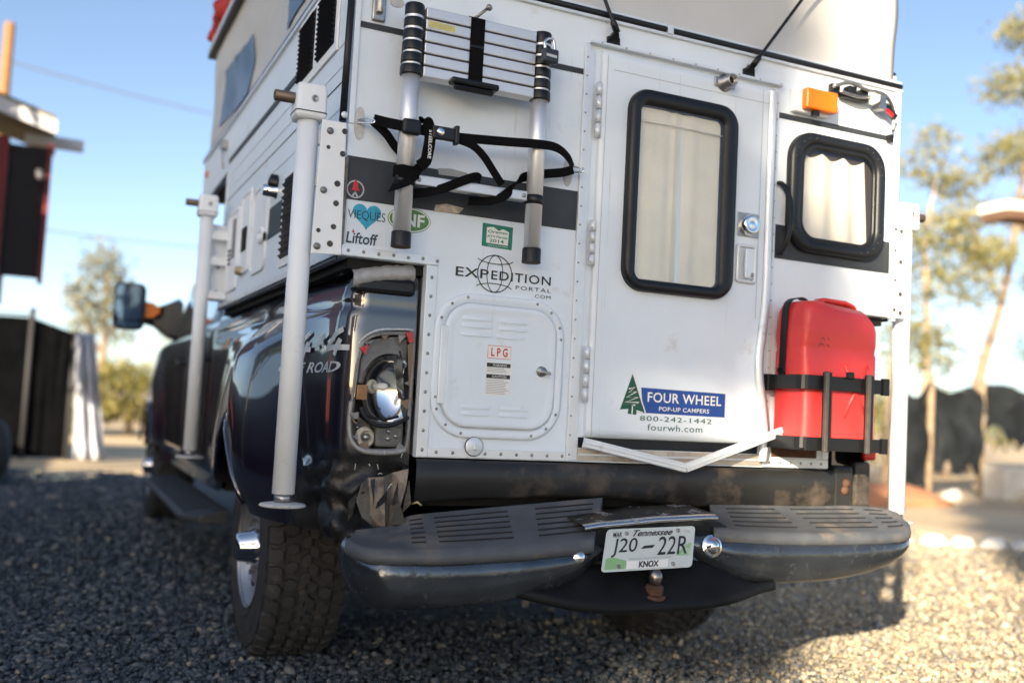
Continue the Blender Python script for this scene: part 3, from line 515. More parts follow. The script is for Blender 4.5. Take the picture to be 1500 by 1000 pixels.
def bed_side(sg):
    path = [(-0.800-0.155*i/13, 0.03, 0, -1) for i in range(14)]
    path += [(-0.955-0.065*math.sin(R_(a)), 0.095-0.065*math.cos(R_(a)), -math.sin(R_(a)), -math.cos(R_(a))) for a in (18, 36, 54, 72, 90)]
    yy = 0.095
    while yy < 2.5: yy += 0.025; path.append((-1.02, yy, -1, 0))
    nz = 64; grid = []; AR = 0.555
    for (px, py, nx, ny) in path:
        zb = 0.60
        if py < 0.10: zb = 0.60+0.19*smooth01(-0.99, -0.80, px)
        row = []
        for j in range(nz+1):
            z = zb+(1.39-zb)*j/nz; off = zprof(z) if py > 0.031 else zprof(z)*0.25
            x = px-nx*off*1.0; y = py-ny*off
            if py <= 0.031 and z > 1.375: x += 0
            rho = math.hypot(y-WY, z-WZ)
            bul = bulge(y, z)
            x -= bul
            if sg < 0 and z < 0.88 and y < 0.55:                                  # crash damage at the lower corner
                k = smooth01(0.88, 0.74, z)*smooth01(0.55, 0.12, y)
                q = Vector((x*9, y*9, z*9)); dn = noise.noise(q)*0.045+noise.noise(q*2.3)*0.022+abs(noise.noise(q*1.4+Vector((5, 0, 0))))*0.045
                x += dn*k*(-nx if abs(nx) > 0.3 else 0.4)*1.2; y += dn*k*(1.0 if ny < -0.3 else 0.2); z += noise.noise(q*1.7+Vector((0, 7, 0)))*0.012*k
            z += 0.05*smooth01(0.03, 1.1, y)*max(0, (z-0.6)/0.79)**5
            row.append([x, y, z])
        grid.append(row)
    np_, dead = len(path), set()
    for i in range(np_):
        for j in range(nz+1):
            x, y, z = grid[i][j]
            if path[i][3] > -0.2:
                rho = math.hypot(y-WY, z-WZ)
                if rho < AR: dead.add((i, j))
            elif inpoly(x, z, TAIL): dead.add((i, j))
    mb = MB(); vs = []
    orig = [[tuple(p) for p in r] for r in grid]
    for (i, j) in dead:
        x, y, z = grid[i][j]
        if path[i][3] > -0.2:
            d = Vector((y-WY, z-WZ)).normalized(); grid[i][j] = [x, WY+d.x*AR, WZ+d.y*AR]
        else:
            q = nearest(x, z, TAIL); grid[i][j] = [q.x, y, q.y]
    W_ = nz+1
    for r in grid: vs += [(p[0]*(-sg), p[1], p[2]) for p in r]
    fs = []; mi = []
    for i in range(np_-1):
        for j in range(nz):
            q = [(i, j), (i+1, j), (i+1, j+1), (i, j+1)]
            if all(c in dead for c in q): continue
            p = grid[i][j]
            fs.append(tuple(a*W_+b for a, b in q))
            mi.append(1 if (sg < 0 and p[2] < 0.855-0.35*max(0, p[1]-0.05) and p[1] < 0.40) else 0)
    mb.v = vs; mb.f = fs; mb.sm = [True]*len(fs); mb.mi = mi
    o = mb.build('bed_side', [paint, crumple_m], truck)
    # wheel-arch lip and liner
    lip = MB(); pts = []
    for k in range(41):
        a = R_(-22+224*k/40); y = WY+AR*math.cos(a); z = WZ+AR*math.sin(a)
        if z < 0.60: continue
        rho = AR; bul = bulge(y, z)
        pts.append(((-1.02+zprof(z)-bul)*(-sg), y, z))
    lip.tube(pts, 0.011, 6); lip.build('arch_lip', paint, o)
    ln = MB(); ln.loops([[(xx*(-sg), WY+(AR-0.004)*math.cos(R_(19+142*k/24)), WZ+(AR-0.004)*math.sin(R_(19+142*k/24))) for k in range(25)] for xx in (-1.02, -0.62)], False); ln.loops([[(-0.62*(-sg), WY+r*math.cos(R_(19+142*k/24)), WZ+max(0.20, r*math.sin(R_(19+142*k/24)))) for k in range(25)] for r in (AR, 0.02)], False)
    ln.build('wheel_well', dark, o)
    s = -sg
    MB().box(min(s*-0.815, s*-0.80), max(s*-0.815, s*-0.80), 0.035, 2.5, 0.80, 1.36).build('bed_inner_wall', M('inner_bed_paint', (0.010, 0.016, 0.024), 0.4, 0, 0.2, 6, dirt=((0.05, 0.055, 0.06), 0.25, 8, 0.8)), o)
    r = MB(); r.loops([[(s*a, y, b+0.05*smooth01(0.03, 1.1, y)) for a, b in ((-0.80, 1.352), (-0.80, 1.392), (-0.83, 1.402), (-0.93, 1.404), (-0.955, 1.396), (-0.958, 1.375))] for y in (0.05, 0.2, 0.4, 0.6, 0.8, 1.0, 1.2, 1.8, 2.5)], False, True)
    r.build('bed_rail_cap', bedtop_m, o)
    return o
bl = bed_side(-1); br = bed_side(1)
# crumpled silver end cap on the rail
c = MB(); rings = []
for i in range(15):
    t = i/14; x = -1.005+0.185*t; sag = -0.030*(1-t)**2
    q = 0.007*noise.noise((t*6, 0, 1)); rings.append([(x, 0.20, 1.405+sag+q), (x, 0.10, 1.412+sag-q), (x, 0.035, 1.408+sag+q*1.5), (x, 0.012, 1.394+sag), (x, 0.010, 1.368+sag*1.2+q), (x, 0.024, 1.360+sag*1.2+q)])
c.loops(rings, False).build('rail_end_cap', capsil, truck)
MB().box(-0.998, -0.812, 0.016, 0.08, 1.315, 1.361).build('rail_end_trim', black_plastic, truck, 0.012)
# ---- left tail lamp, lens gone
tl = MB(); n = len(TAIL)
tl.loops([ringxz(TAIL, 0.02), ringxz([(x*0.985-0.0135, z) for x, z in TAIL], 0.05), ringxz([((x+0.89)*0.9-0.89, (z-1.03)*0.96+1.03) for x, z in TAIL], 0.13)], True, True, capb=True)
tail = tl.build('tail_lamp', cavity_m, truck); tail['label'] = 'broken tail lamp with its lens missing'
P3 = [(x-0.004 if x < -0.9 else x+0.002, 0.024 if x > -0.95 else 0.034, z) for x, z in TAIL]; MB().tube(catmull(P3+[P3[0]], 4), 0.0055, 8, False).build('bezel', bezel_m, tail)
MB().tube(catmull([(-0.981, 0.035, 1.00), (-0.984, 0.036, 0.95), (-0.978, 0.034, 0.895), (-0.957, 0.028, 0.868), (-0.92, 0.022, 0.857), (-0.85, 0.02, 0.859), (-0.815, 0.02, 0.868)], 6), 0.0085, 8).build('lower_bezel', M('light_bezel', (0.30, 0.30, 0.30), 0.4, 0.2, 0.3, 20), tail)
MB().tube(catmull([(-0.985, 0.055, 1.00), (-0.981, 0.045, 1.12), (-0.966, 0.03, 1.175), (-0.925, 0.018, 1.206), (-0.86, 0.015, 1.215), (-0.815, 0.015, 1.216)], 6), 0.0035, 6).build('silver_edge', P_silver, tail)
rf = MB(); prof = [(0.086*math.sin(R_(a)), 0.075*(1-math.cos(R_(a)))) for a in range(0, 91, 9)]
rf.lathe(prof, (-0.880, 0.112, 1.035), (0.12, -1, 0), 28); rfo = rf.build('reflector', chrome, tail)
for v in rfo.data.vertices: v.co.z = 1.035+(v.co.z-1.035)*1.25
MB().tube(catmull([(-0.958, 0.02, 0.985), (-0.945, 0.016, 0.958), (-0.91, 0.012, 0.935), (-0.86, 0.012, 0.938), (-0.815, 0.016, 0.962)], 5), 0.0065, 6).build('gasket', black_rubber, tail)
MB().tube(catmull([(-0.948, 0.05, 1.0), (-0.935, 0.03, 0.965), (-0.89, 0.025, 0.952), (-0.84, 0.03, 0.962)], 5), 0.004, 6).build('reflector_rim', black_plastic, tail)
MB().lathe([(0.0, 0.0), (0.019, 0.0), (0.021, 0.010), (0.016, 0.016), (0.012, 0.012), (0.008, 0.010), (0.0, 0.010)], (-0.925, 0.050, 1.045), (0.55, -0.83, 0), 18).build('bulb_socket', socket_m, tail)
MB().lathe([(0.0, 0.044), (0.007, 0.041), (0.0115, 0.030), (0.009, 0.016), (0.006, 0.0)], (-0.915, 0.042, 1.045), (0.75, -0.66, 0.05), 16).build('bulb', bulb_m, tail)
MB().box(-0.972, -0.940, 0.020, 0.05, 1.005, 1.048).build('amber_reflector', M('dull_amber', (0.30, 0.15, 0.06), 0.5, 0, 0.3, 40), tail, 0.003)
MB().lathe([(0.0, 0.0), (0.030, 0.0), (0.032, 0.012), (0.024, 0.022), (0.019, 0.020), (0.017, 0.006), (0.0, 0.004)], (-0.937, 0.05, 0.897), (0.25, -0.95, 0.1), 20).build('lower_socket', socket_m, tail)
MB().lathe([(0.0, 0.018), (0.009, 0.016), (0.011, 0.0)], (-0.934, 0.044, 0.898), (0.25, -0.95, 0.1), 12).build('lower_bulb', steel, tail)
gb_ = MB(); gb_.box(-0.905, -0.822, 0.028, 0.09, 0.872, 0.945); gb_.box(-0.855, -0.828, 0.018, 0.04, 0.93, 0.952); gb_.build('lamp_bracket', grey_brk, tail, 0.008)
for x, z in ((-0.868, 0.918), (-0.868, 0.897), (-0.845, 0.905)): MB().lathe([(0.0, 0.004), (0.006, 0.003), (0.007, 0)], (x, 0.027, z), (0, -1, 0), 12).build('bracket_screw', steel, tail)
MB().add([(-0.822, 0.010, 1.212), (-0.838, 0.010, 1.205), (-0.826, 0.010, 1.178), (-0.812, 0.010, 1.182), (-0.822, 0.02, 1.212), (-0.838, 0.02, 1.205), (-0.826, 0.02, 1.178), (-0.812, 0.02, 1.182)], [(0, 1, 2, 3), (7, 6, 5, 4), (0, 4, 5, 1), (1, 5, 6, 2), (2, 6, 7, 3), (3, 7, 4, 0)]).build('red_lens_shard', red_lens, tail)
MB().add([(-0.815, 0.016, 1.185), (-0.83, 0.016, 1.17), (-0.818, 0.02, 1.06), (-0.812, 0.02, 1.0), (-0.80, 0.024, 1.0)], [(0, 1, 2, 3, 4)]).build('lens_edge', M('smoky_lens_edge', (0.16, 0.10, 0.07), 0.2), tail)
MB().add([(-0.86, 0.05, 1.17), (-0.842, 0.035, 1.15), (-0.826, 0.03, 1.05), (-0.82, 0.03, 0.99), (-0.838, 0.05, 1.02), (-0.852, 0.06, 1.10)], [(0, 1, 2, 3, 4, 5)]).build('broken_shard', chrome, tail)
MB().obox((-0.90, 0.055, 1.165), (0.045, 0, 0.008), (0, 0.004, 0), (0, 0, 0.006)).build('broken_fin', bezel_m, tail)
up = [(-0.822, 1.196), (-0.872, 1.194), (-0.922, 1.184), (-0.948, 1.160), (-0.960, 1.12), (-0.965, 1.055)]+[(-0.872+0.084*math.cos(R_(a)), 1.035+0.108*math.sin(R_(a))) for a in range(172, 49, -12)]
MB().prism(up, 0.040, 0.046).build('upper_housing', M('grey_lamp_housing', (0.17, 0.172, 0.175), 0.45, 0, 0.4, 18, 0.002, 50, dirt=((0.05, 0.045, 0.04), 0.3, 20, 0.9)), tail, 0.003)
lp = [(-0.962, 0.905), (-0.945, 0.880), (-0.915, 0.874), (-0.912, 0.93), (-0.945, 0.955), (-0.962, 0.97)]; MB().prism(lp, 0.060, 0.064).build('lower_housing', grey_brk, tail, 0.002)
for x, z in ((-0.955, 0.945), (-0.952, 0.925)): MB().lathe([(0, .004), (.006, .003), (.007, 0)], (x, 0.058, z), (0, -1, 0), 10).build('housing_screw', steel, tail)
rr = random.Random(11)
for k in range(11):
    i_ = int(k*len(TAIL)/11); a = Vector(TAIL[i_]); b_ = Vector(TAIL[(i_+1) % len(TAIL)]); t_ = a.lerp(b_, rr.random()); c0 = Vector((-0.89, 1.03)); d_ = (c0-t_).normalized(); n_ = Vector((-d_.y, d_.x))
    w_ = rr.uniform(.008, .02); l_ = rr.uniform(.012, .032); p_ = [t_-n_*w_, t_+n_*w_, t_+d_*l_+n_*rr.uniform(-.01, .01)]
    MB().prism([(q.x, q.y) for q in p_], 0.022, 0.026).build('lens_shard', (bezel_m, M('smoky_lens_edge', (0.16, 0.10, 0.07), 0.2), bezel_m, red_lens)[k % 4 if k % 4 != 3 or k == 3 else 1], tail)
# ---- torn sheet hanging below the corner
tsx = [[(-0.955, 0.77), (-0.925, 0.785), (-0.89, 0.79), (-0.855, 0.80), (-0.815, 0.815)], [(-0.965, 0.72), (-0.92, 0.735), (-0.885, 0.742), (-0.852, 0.748), (-0.82, 0.765)], [(-0.945, 0.675), (-0.915, 0.68), (-0.882, 0.685), (-0.858, 0.69), (-0.835, 0.71)], [(-0.91, 0.652), (-0.90, 0.645), (-0.876, 0.635), (-0.866, 0.60), (-0.848, 0.655)]]
MB().loops([[(x, -0.015-0.02*abs(noise.noise((x*20, z*20, 1)))+0.03*(j % 2), z) for j, (x, z) in enumerate(r)] for r in tsx], False, False).build('torn_panel', inner_metal, truck).modifiers.new('solid', 'SOLIDIFY').thickness = 0.002
sh = MB(); rr = random.Random(3)
for k in range(7):
    x = -0.99+0.03*k; z = 0.70+0.05*rr.random(); a = [(x+rr.uniform(-.025, .025), -0.01-0.03*rr.random(), z+rr.uniform(-.05, .05)) for _ in range(4)]; sh.add(a, [(0, 1, 2), (0, 2, 3)])
sh.build('torn_shards', crumple_m, truck)
scl = []
for k in range(9):
    x = rr.uniform(-0.98, -0.83); z = rr.uniform(0.72, 0.86); a = rr.uniform(0, 3.14); l_ = rr.uniform(.006, .022); scl.append([(x, z), (x+l_*.5*math.cos(a), z+l_*.5*math.sin(a)+.003), (x+l_*math.cos(a), z+l_*math.sin(a))])
stroke('scrape_marks', scl, 0.0022, REAR(-0.004), M('bare_scrape', (0.5, 0.5, 0.5), 0.5, 0.3, 0.3, 60), truck)
# ---- 4x4 decal
SIDE = lambda u, v, d: (-1.0215-bulge(u, v)+zprof(v)-d-0.0015, u, v)
def SIDEM(u, v, d):                                    # -u runs along the flank and round the rear corner
    q = -u
    if q >= 0.095: return SIDE(q, v, d)
    a = (0.095-q)/0.065; r = 0.0665+d-zprof(v); return (-0.955-r*math.cos(a), 0.095-r*math.sin(a), v)
def sh_(a, b): return (a+b*0.030, 1.130+b*0.076)
def seg(p, q, n=6): return [sh_(p[0]+(q[0]-p[0])*k/n, p[1]+(q[1]-p[1])*k/n) for k in range(n+1)]
ln4 = []
for x0 in (-0.455, -0.170): ln4 += [seg((x0+0.085, 1.0), (x0-0.008, 0.26)), seg((x0-0.012, 0.30), (x0+0.128, 0.30)), seg((x0+0.088, 0.62), (x0+0.082, 0.0))]
ln4 += [seg((-0.292, 0.86), (-0.212, 0.36)), seg((-0.292, 0.36), (-0.212, 0.86))]
dec = stroke('decal', ln4, 0.0165, SIDEM, P_silver, truck, 0.004); dec['label'] = 'silver four by four lettering'
text('decal', 'OFF ROAD', (-0.53, -0.055, 1.080, 1.113), SIDEM, P_silver, truck, bold=0.02, shear=0.35, ext=0.004)
# ---- sill under the camper and right rear post
s = MB(); rows = []
for i in range(41):
    t = i/40; x = -0.795+1.56*t; zb = 0.712+0.026*math.sin(math.pi*min(1, t*1.6))+0.004*noise.noise((t*8, 0, 0)); y = -0.025+0.006*noise.noise((t*6, 3, 0))
    rows.append([(x, 0.05, 0.842), (x, y+0.01, 0.843), (x, y, 0.835), (x, y-0.002, 0.79), (x, y+0.004, zb+0.012), (x, y+0.018, zb), (x, 0.08, zb)])
s.loops(rows, False).build('bed_sill', sill_m, truck)
MB().box(0.775, 0.865, -0.012, 0.03, 0.70, 0.86).build('corner_bracket', sill_m, truck, 0.012); MB().box(0.880, 0.955, -0.004, 0.03, 0.715, 0.875).build('corner_panel', sill_m, truck, 0.01)
for x, z in ((0.83, 0.80), (0.825, 0.775)): MB().lathe([(0.0, 0.012), (0.012, 0.010), (0.016, 0)], (x, -0.012, z), (0, -1, 0), 10).build('corner_bolt', rust, truck)
MB().box(0.935, 0.992, 0.006, 0.03, 0.882, 0.940).build('tail_lamp', red_lens, truck, 0.01)
# ---- chassis
ch = MB()
for sx in (-1, 1):
    ch.box(sx*0.45-0.04, sx*0.45+0.04, -0.08, 6.4, 0.52, 0.66)
ch.box(-0.75, 0.75, 0.08, 2.5, 0.70, 0.80); ch.box(-0.5, 0.5, -0.06, 0.03, 0.54, 0.64); ch.box(-0.9, 0.9, 2.6, 6.2, 0.50, 0.72); ch.tube([(-0.8, WY, 0.42), (0.8, WY, 0.42)], 0.05, 12)
ch.lathe([(0, -.16), (.12, -.12), (.17, 0), (.12, .12), (0, .16)], (0.05, WY, 0.42), (0, 1, 0), 16); ch.lathe([(0.15, -0.11), (0.33, -0.12), (0.38, -0.05), (0.38, 0.05), (0.33, 0.12), (0.15, 0.11)], (0.0, 0.52, 0.58), (0, 0, 1), 28)
ch.build('chassis', dark, truck)
# ---- wheels
def tyre_mesh(sg):
    mb = MB(); Rr = 0.398; w2 = 0.142
    prof = [(0.222, -0.105), (0.228, -0.138), (0.250, -0.150), (0.30, -0.155), (0.355, -0.150), (0.388, -0.142), (Rr, -0.128), (Rr+0.002, 0), (Rr, 0.128), (0.388, 0.142), (0.355, 0.150), (0.30, 0.152), (0.235, 0.130), (0.222, 0.105)]
    mb.lathe(prof, (0, 0, 0), (1, 0, 0), 64)
    N = 40
    def blk(poly, h=0.019):
        n = len(poly); mid = (sum(p[0] for p in poly)/n, sum(p[1] for p in poly)/n)
        def P(th, x, r): return (x, r*math.sin(th), r*math.cos(th))
        lo = [P(th, x, Rr-0.004-max(0, (abs(x)-0.10))*0.25) for th, x in poly]; hi = [P(mid[0]+(th-mid[0])*0.86, mid[1]+(x-mid[1])*0.88, Rr+h-max(0, (abs(x)-0.105))*0.35) for th, x in poly]
        mb.add(lo+hi, [tuple(range(n, 2*n))]+[(i, (i+1) % n, (i+1) % n+n, i+n) for i in range(n)])
    dt = 2*math.pi/N
    for k in range(N):
        t0 = k*dt
        for sx in (-1, 1):
            o = 0 if sx < 0 else dt*0.5
            e = 0.146 if k % 2 else 0.150
            blk([(t0+o+dt*a, sx*x) for a, x in ((0.04, e), (0.80, e), (0.86, 0.118), (0.72, 0.098), (0.12, 0.094), (-0.04, 0.116))])
            blk([(t0+o+dt*a, sx*x) for a, x in ((0.45, 0.088), (0.98, 0.090), (1.12, 0.066), (1.02, 0.044), (0.62, 0.040), (0.40, 0.062))])
        o = dt*0.25
        blk([(t0+o+dt*a, x) for a, x in ((0.05, 0.030), (0.55, 0.034), (0.80, 0.008), (0.60, -0.006), (0.10, -0.004), (-0.06, 0.016))]); blk([(t0+o+dt*(a+0.5), -x) for a, x in ((0.05, 0.030), (0.55, 0.034), (0.80, 0.008), (0.60, -0.006), (0.10, -0.004), (-0.06, 0.016))])
    for r in (0.262, 0.330, 0.372): mb.lathe([(r-0.005, -0.146-0.004*(r > .28)), (r, -0.1555 if r < .35 else -0.1515), (r+0.005, -0.146-0.004*(r > .28))], (0, 0, 0), (1, 0, 0), 64)
    return mb
def wheel(sx, y):
    out = -1                                                    # built with its outer face towards -x
    cx = sx*0.865
    e = MB().lathe([(0.232, -0.148), (0.230, -0.138), (0.214, -0.130), (0.200, -0.10), (0.194, -0.07), (0.186, -0.095), (0.150, -0.112), (0.105, -0.115), (0.080, -0.112), (0.0, -0.112)], (0, 0, 0), (1, 0, 0), 48)
    e.lathe([(0.226, -0.120), (0.205, -0.10), (0.20, 0.11), (0.226, 0.12)], (0, 0, 0), (1, 0, 0), 40)
    r = e.build('wheel', rim_m); r.location = (cx, y, WZ-0.006); r.rotation_euler = (0, 0, 0 if sx < 0 else math.pi)
    parts = [(tyre_mesh(sx), 'tyre', tyre_m)]
    h = MB().lathe([(0.074, -0.11), (0.072, -0.130), (0.062, -0.140), (0.056, -0.185), (0.048, -0.196), (0.0, -0.198)], (0, 0, 0), (1, 0, 0), 24); parts.append((h, 'hub', chrome))
    lugs = MB()
    for k in range(8):
        a = 2*math.pi*k/8; lugs.tube([(-0.112, 0.098*math.sin(a), 0.098*math.cos(a)), (-0.138, 0.098*math.sin(a), 0.098*math.cos(a))], 0.011, 6, smooth=False)
    parts.append((lugs, 'lug_nuts', steel))
    hl = MB()
    for k in range(8):
        a = 2*math.pi*(k+0.5)/8; hl.lathe([(0.0, -0.003), (0.021, -0.003), (0.021, 0.004)], (-0.108, 0.155*math.sin(a), 0.155*math.cos(a)), (-1, 0, 0), 14)
    parts.append((hl, 'rim_holes', dark))
    for mb, nm, mt in parts:
        o = mb.build(nm, mt); o.parent = r; o.location = (0, 0, 0)
    r.parent = truck; r.location = Vector(r.location)-truck.location
    return r
wheel(-1, WY); wheel(1, WY); wheel(-1, FY); wheel(1, FY)
# ---- cab
cabm = MB(); st = []
SEC = {  # y: (half width, belt z, roof half width, roof z)
    2.58: (0.985, 1.36, 0.82, 1.86), 2.66: (1.005, 1.37, 0.84, 1.93), 3.4: (1.01, 1.37, 0.86, 1.96), 4.4: (1.01, 1.37, 0.86, 1.95), 4.78: (1.01, 1.37, 0.84, 1.90), 5.32: (1.005, 1.36, 0.90, 1.40), 5.9: (0.995, 1.33, 0.80, 1.37), 6.45: (0.97, 1.28, 0.75, 1.31), 6.62: (0.93, 1.20, 0.70, 1.22)}
ks = sorted(SEC)
def sec(y):
    for a, b in zip(ks, ks[1:]):
        if y <= b:
            t = (y-a)/(b-a); return [SEC[a][i]+(SEC[b][i]-SEC[a][i])*t for i in range(4)]
    return list(SEC[ks[-1]])
ys = [2.58+i*(6.62-2.58)/100 for i in range(101)]; rows = []; AR2 = 0.50
def cabside(y, z, hw): return hw+0.0-(0.05 if z < 0.62 else 0)-zprof(z)*0.2+0.05*smooth01(0.95, 0.6, math.hypot(y-FY, z-WZ))
zs = [0.50+(1.30-0.50)*i/26 for i in range(27)]
for sx in (-1, 1):
    grid = {}
    dead = set()
    for i, y in enumerate(ys):
        hw, bz, rw, rz = sec(y)
        for j in range(27):
            z = 0.50+(bz-0.02-0.50)*j/26; yy = y
            if math.hypot(y-FY, z-WZ) < AR2:
                dead.add((i, j)); d = Vector((y-FY, z-WZ)).normalized(); yy = FY+d.x*AR2; z = WZ+d.y*AR2
            grid[i, j] = (sx*cabside(y, z, hw), yy, z)
    vs = [grid[i, j] for i in range(101) for j in range(27)]; fs = []
    for i in range(100):
        for j in range(26):
            q = [(i, j), (i+1, j), (i+1, j+1), (i, j+1)]
            if all(k in dead for k in q): continue
            fs.append(tuple(a*27+b for a, b in q))
    cabm.add(vs, fs, True)
for y in ys:
    hw, bz, rw, rz = sec(y); top = []
    top = [(-hw+0.01, bz-0.02), (-hw+0.03, bz), (-(hw*0.35+rw*0.65), bz+(rz-bz)*0.62), (-rw, rz-0.05), (-rw+0.07, rz), (0, rz+0.02)]
    top = top+[(-x, z) for x, z in reversed(top[:-1])]
    rows.append([(x, y, z) for x, z in top])
cabm.loops(rows, False, True); cabm.add(rows[0], [tuple(range(len(rows[0])))]); cabm.add(rows[-1], [tuple(range(len(rows[-1])))])
cabm.box(-0.97, 0.97, 2.585, 2.6, 0.55, 1.36); cabm.box(-0.92, 0.92, 6.58, 6.61, 0.55, 1.25)
cab = cabm.build('cab', paint, truck)
def cabwin(y0, y1, sx):
    r = []
    for y in (y0, (y0+y1)/2, y1):
        hw, bz, rw, rz = sec(y); a = (-hw+0.03, bz); b = (-(hw*0.35+rw*0.65), bz+(rz-bz)*0.62)
        lo = 0.08; hi = 1.15
        r.append([(-sx*(a[0]+(b[0]-a[0])*t-0.006), y, a[1]+(b[1]-a[1])*t) for t in (lo, 0.5, hi)])
    MB().loops(r, False, False).build('cab_window', dglass, cab)
for sx in (-1, 1): cabwin(2.78, 3.55, sx); cabwin(3.70, 4.70, sx)
for sx in (-1, 1):
    for y in (3.50, 4.62): MB().box(min(sx*1.018, sx*1.044), max(sx*1.018, sx*1.044), y-0.78+0.02, y-0.60, 1.17, 1.20).build('door_handle', black_plastic, cab, 0.006)
    for y in (2.75, 3.62, 4.75): MB().tube([(sx*1.008, y, 0.62), (sx*1.0135, y, 1.0), (sx*1.004, y, 1.33)], 0.004, 5).build('door_seam', dark, cab)
    ln = MB(); ln.loops([[(xx*sx, FY+(AR2-0.003)*math.cos(R_(16+148*k/24)), WZ+(AR2-0.003)*math.sin(R_(16+148*k/24))) for k in range(25)] for xx in (1.03, 0.62)], False); ln.loops([[(0.62*sx, FY+r*math.cos(R_(16+148*k/24)), WZ+r*math.sin(R_(16+148*k/24))) for k in range(25)] for r in (AR2, 0.02)], False); ln.build('wheel_well', dark, cab)
    MB().tube([(sx*(1.012+0.05), FY+(AR2)*math.cos(R_(20+140*k/20)), WZ+AR2*math.sin(R_(20+140*k/20))) for k in range(21)], 0.010, 6).build('arch_lip', paint, cab)
    b = MB(); rr_ = []
    for y, xo in ((2.45, 1.04), (2.55, 1.13), (4.70, 1.13), (4.82, 1.04)): rr_.append([(sx*0.90, y, 0.42), (sx*(xo-0.02), y, 0.395), (sx*xo, y, 0.38), (sx*(xo-0.005), y, 0.355), (sx*0.90, y, 0.34)])
    b.loops(rr_, True, False, 0, True, True); rbd = b.build('running_board', M('running_board_plastic', (0.035, 0.04, 0.045), 0.55, 0, 0.2, 12, 0.0008, 90, dirt=((0.12, 0.10, 0.08), 0.35, 8, 0.9)), truck, 0.006)
    for k in range(6): MB().obox((sx*(0.985+0.022*k), 3.62, 0.4105-0.0026*k*1.0), (0.004, 0, -0.0004), (0, 1.02, 0), (0, 0, 0.004)).build('step_rib', groove_m, rbd)
def mirror(sx):
    y = 4.80; c = Vector((sx*1.298, y, 1.60))
    m_ = MB(); out = rrect(-0.105, 0.105, -0.175, 0.155, 0.05, 6)
    rings = []
    for k, (sc, dy) in enumerate(((1.0, 0.0), (1.02, 0.02), (1.0, 0.06), (0.86, 0.11), (0.55, 0.14))): rings.append([(c.x+a*sc, c.y+dy, c.z+b*sc) for a, b in out])
    m_.loops(rings, True, True, 0, False, True); m_.loops([[(c.x+a, c.y, c.z+b) for a, b in out], [(c.x+a*0.9, c.y+0.004, c.z+b*0.94) for a, b in out]])
    o = m_.build('side_mirror', black_plastic, truck)
    MB().prism([(c.x+a, c.z+b) for a, b in rrect(-0.094, 0.094, -0.105, 0.145, 0.04, 6)], y+0.006, y+0.02).build('mirror_glass', mirror_glass, o)
    MB().prism([(c.x+a, c.z+b) for a, b in rrect(-0.090, 0.090, -0.163, -0.115, 0.02, 6)], y+0.005, y+0.02).build('wide_mirror_glass', mirror_glass, o)
    arm = MB(); arm.loops([[(sx*(1.298-0.09), y+0.03+d, 1.57+e) for d, e in ((-.03, .06), (.07, .06), (.07, -.09), (-.03, -.09))], [(sx*1.12, y+0.08+d, 1.54+e) for d, e in ((-.04, .06), (.06, .06), (.06, -.08), (-.04, -.08))], [(sx*1.02, y+0.10+d, 1.50+e) for d, e in ((-.12, .14), (.10, .15), (.10, -.11), (-.12, -.11))], [(sx*0.94, y+0.08+d, 1.54+e) for d, e in ((-.16, .10), (.12, .16), (.16, -.17), (-.16, -.15))]], True, False, 0, True, True); arm.build('mirror_arm', black_plastic, o, 0.012)
    sg_ = MB(); sg_.loops([[(sx*(1.298-0.105+a), y+dy, 1.575+b*s_) for a, b in ((0, .06), (-.05, .052), (-.10, .02), (-.10, -.02), (-.05, -.055), (0, -.06))] for dy, s_ in ((0.0, 0.8), (-0.012, 0.95), (0.02, 1.0), (0.05, 1.0))], True, True, 0, True, True); sg_.build('turn_signal', amber_dim, o)
mirror(-1); mirror(1)
# ================================================================== BUMPER
bump = MB()
def pad(stn, name, parent):
    cols = list(zip(*[catmull([q[i] for q in stn], 6) for i in (0, 1)])); rings = []
    for b_, f_ in cols:
        d = (f_-b_); dn = d.normalized(); upv = Vector((0, 0, 1)); nrm = upv-dn*dn.z; nrm.normalize()
        P = [b_-Vector((0, 0, 0.05)), b_-Vector((0, 0, 0.004)), b_+nrm*0.006+dn*0.008, b_+nrm*0.006+dn*0.016, b_+dn*0.024-nrm*0.001, b_+d*0.5-nrm*0.001, f_-dn*0.034-nrm*0.001, f_-dn*0.022+nrm*0.001, f_-dn*0.008-nrm*0.003, f_-nrm*0.014, f_+dn*0.001-nrm*0.028, f_-dn*0.006-nrm*0.038, f_-dn*0.03-nrm*0.042]
        rings.append(P)
    mb = MB().loops(rings, False, True); mb.add(rings[0], [tuple(range(len(rings[0])))]); mb.add(rings[-1], [tuple(range(len(rings[-1])))])
    return mb.build(name, dusty_pad, parent)
def V3(*a): return Vector(a)
stL = [(V3(-.165, -.01, .737), V3(-.335, -.262, .638)), (V3(-.45, -.005, .712), V3(-.55, -.285, .625)), (V3(-.70, .0, .688), V3(-.78, -.288, .618)), (V3(-.80, 0, .676), V3(-.88, -.275, .617)), (V3(-.845, -.005, .652), V3(-.94, -.258, .617)), (V3(-.91, -.03, .645), V3(-.995, -.22, .619)), (V3(-.97, -.06, .643), V3(-1.025, -.14, .626))]
stR = [(V3(.245, -.01, .717), V3(.10, -.235, .664)), (V3(.40, -.002, .717), V3(.30, -.262, .655)), (V3(.62, 0, .717), V3(.57, -.268, .652)), (V3(.86, -.002, .718), V3(.80, -.25, .652)), (V3(.97, -.012, .714), V3(.93, -.215, .655)), (V3(1.03, -.05, .702), V3(1.015, -.14, .668))]
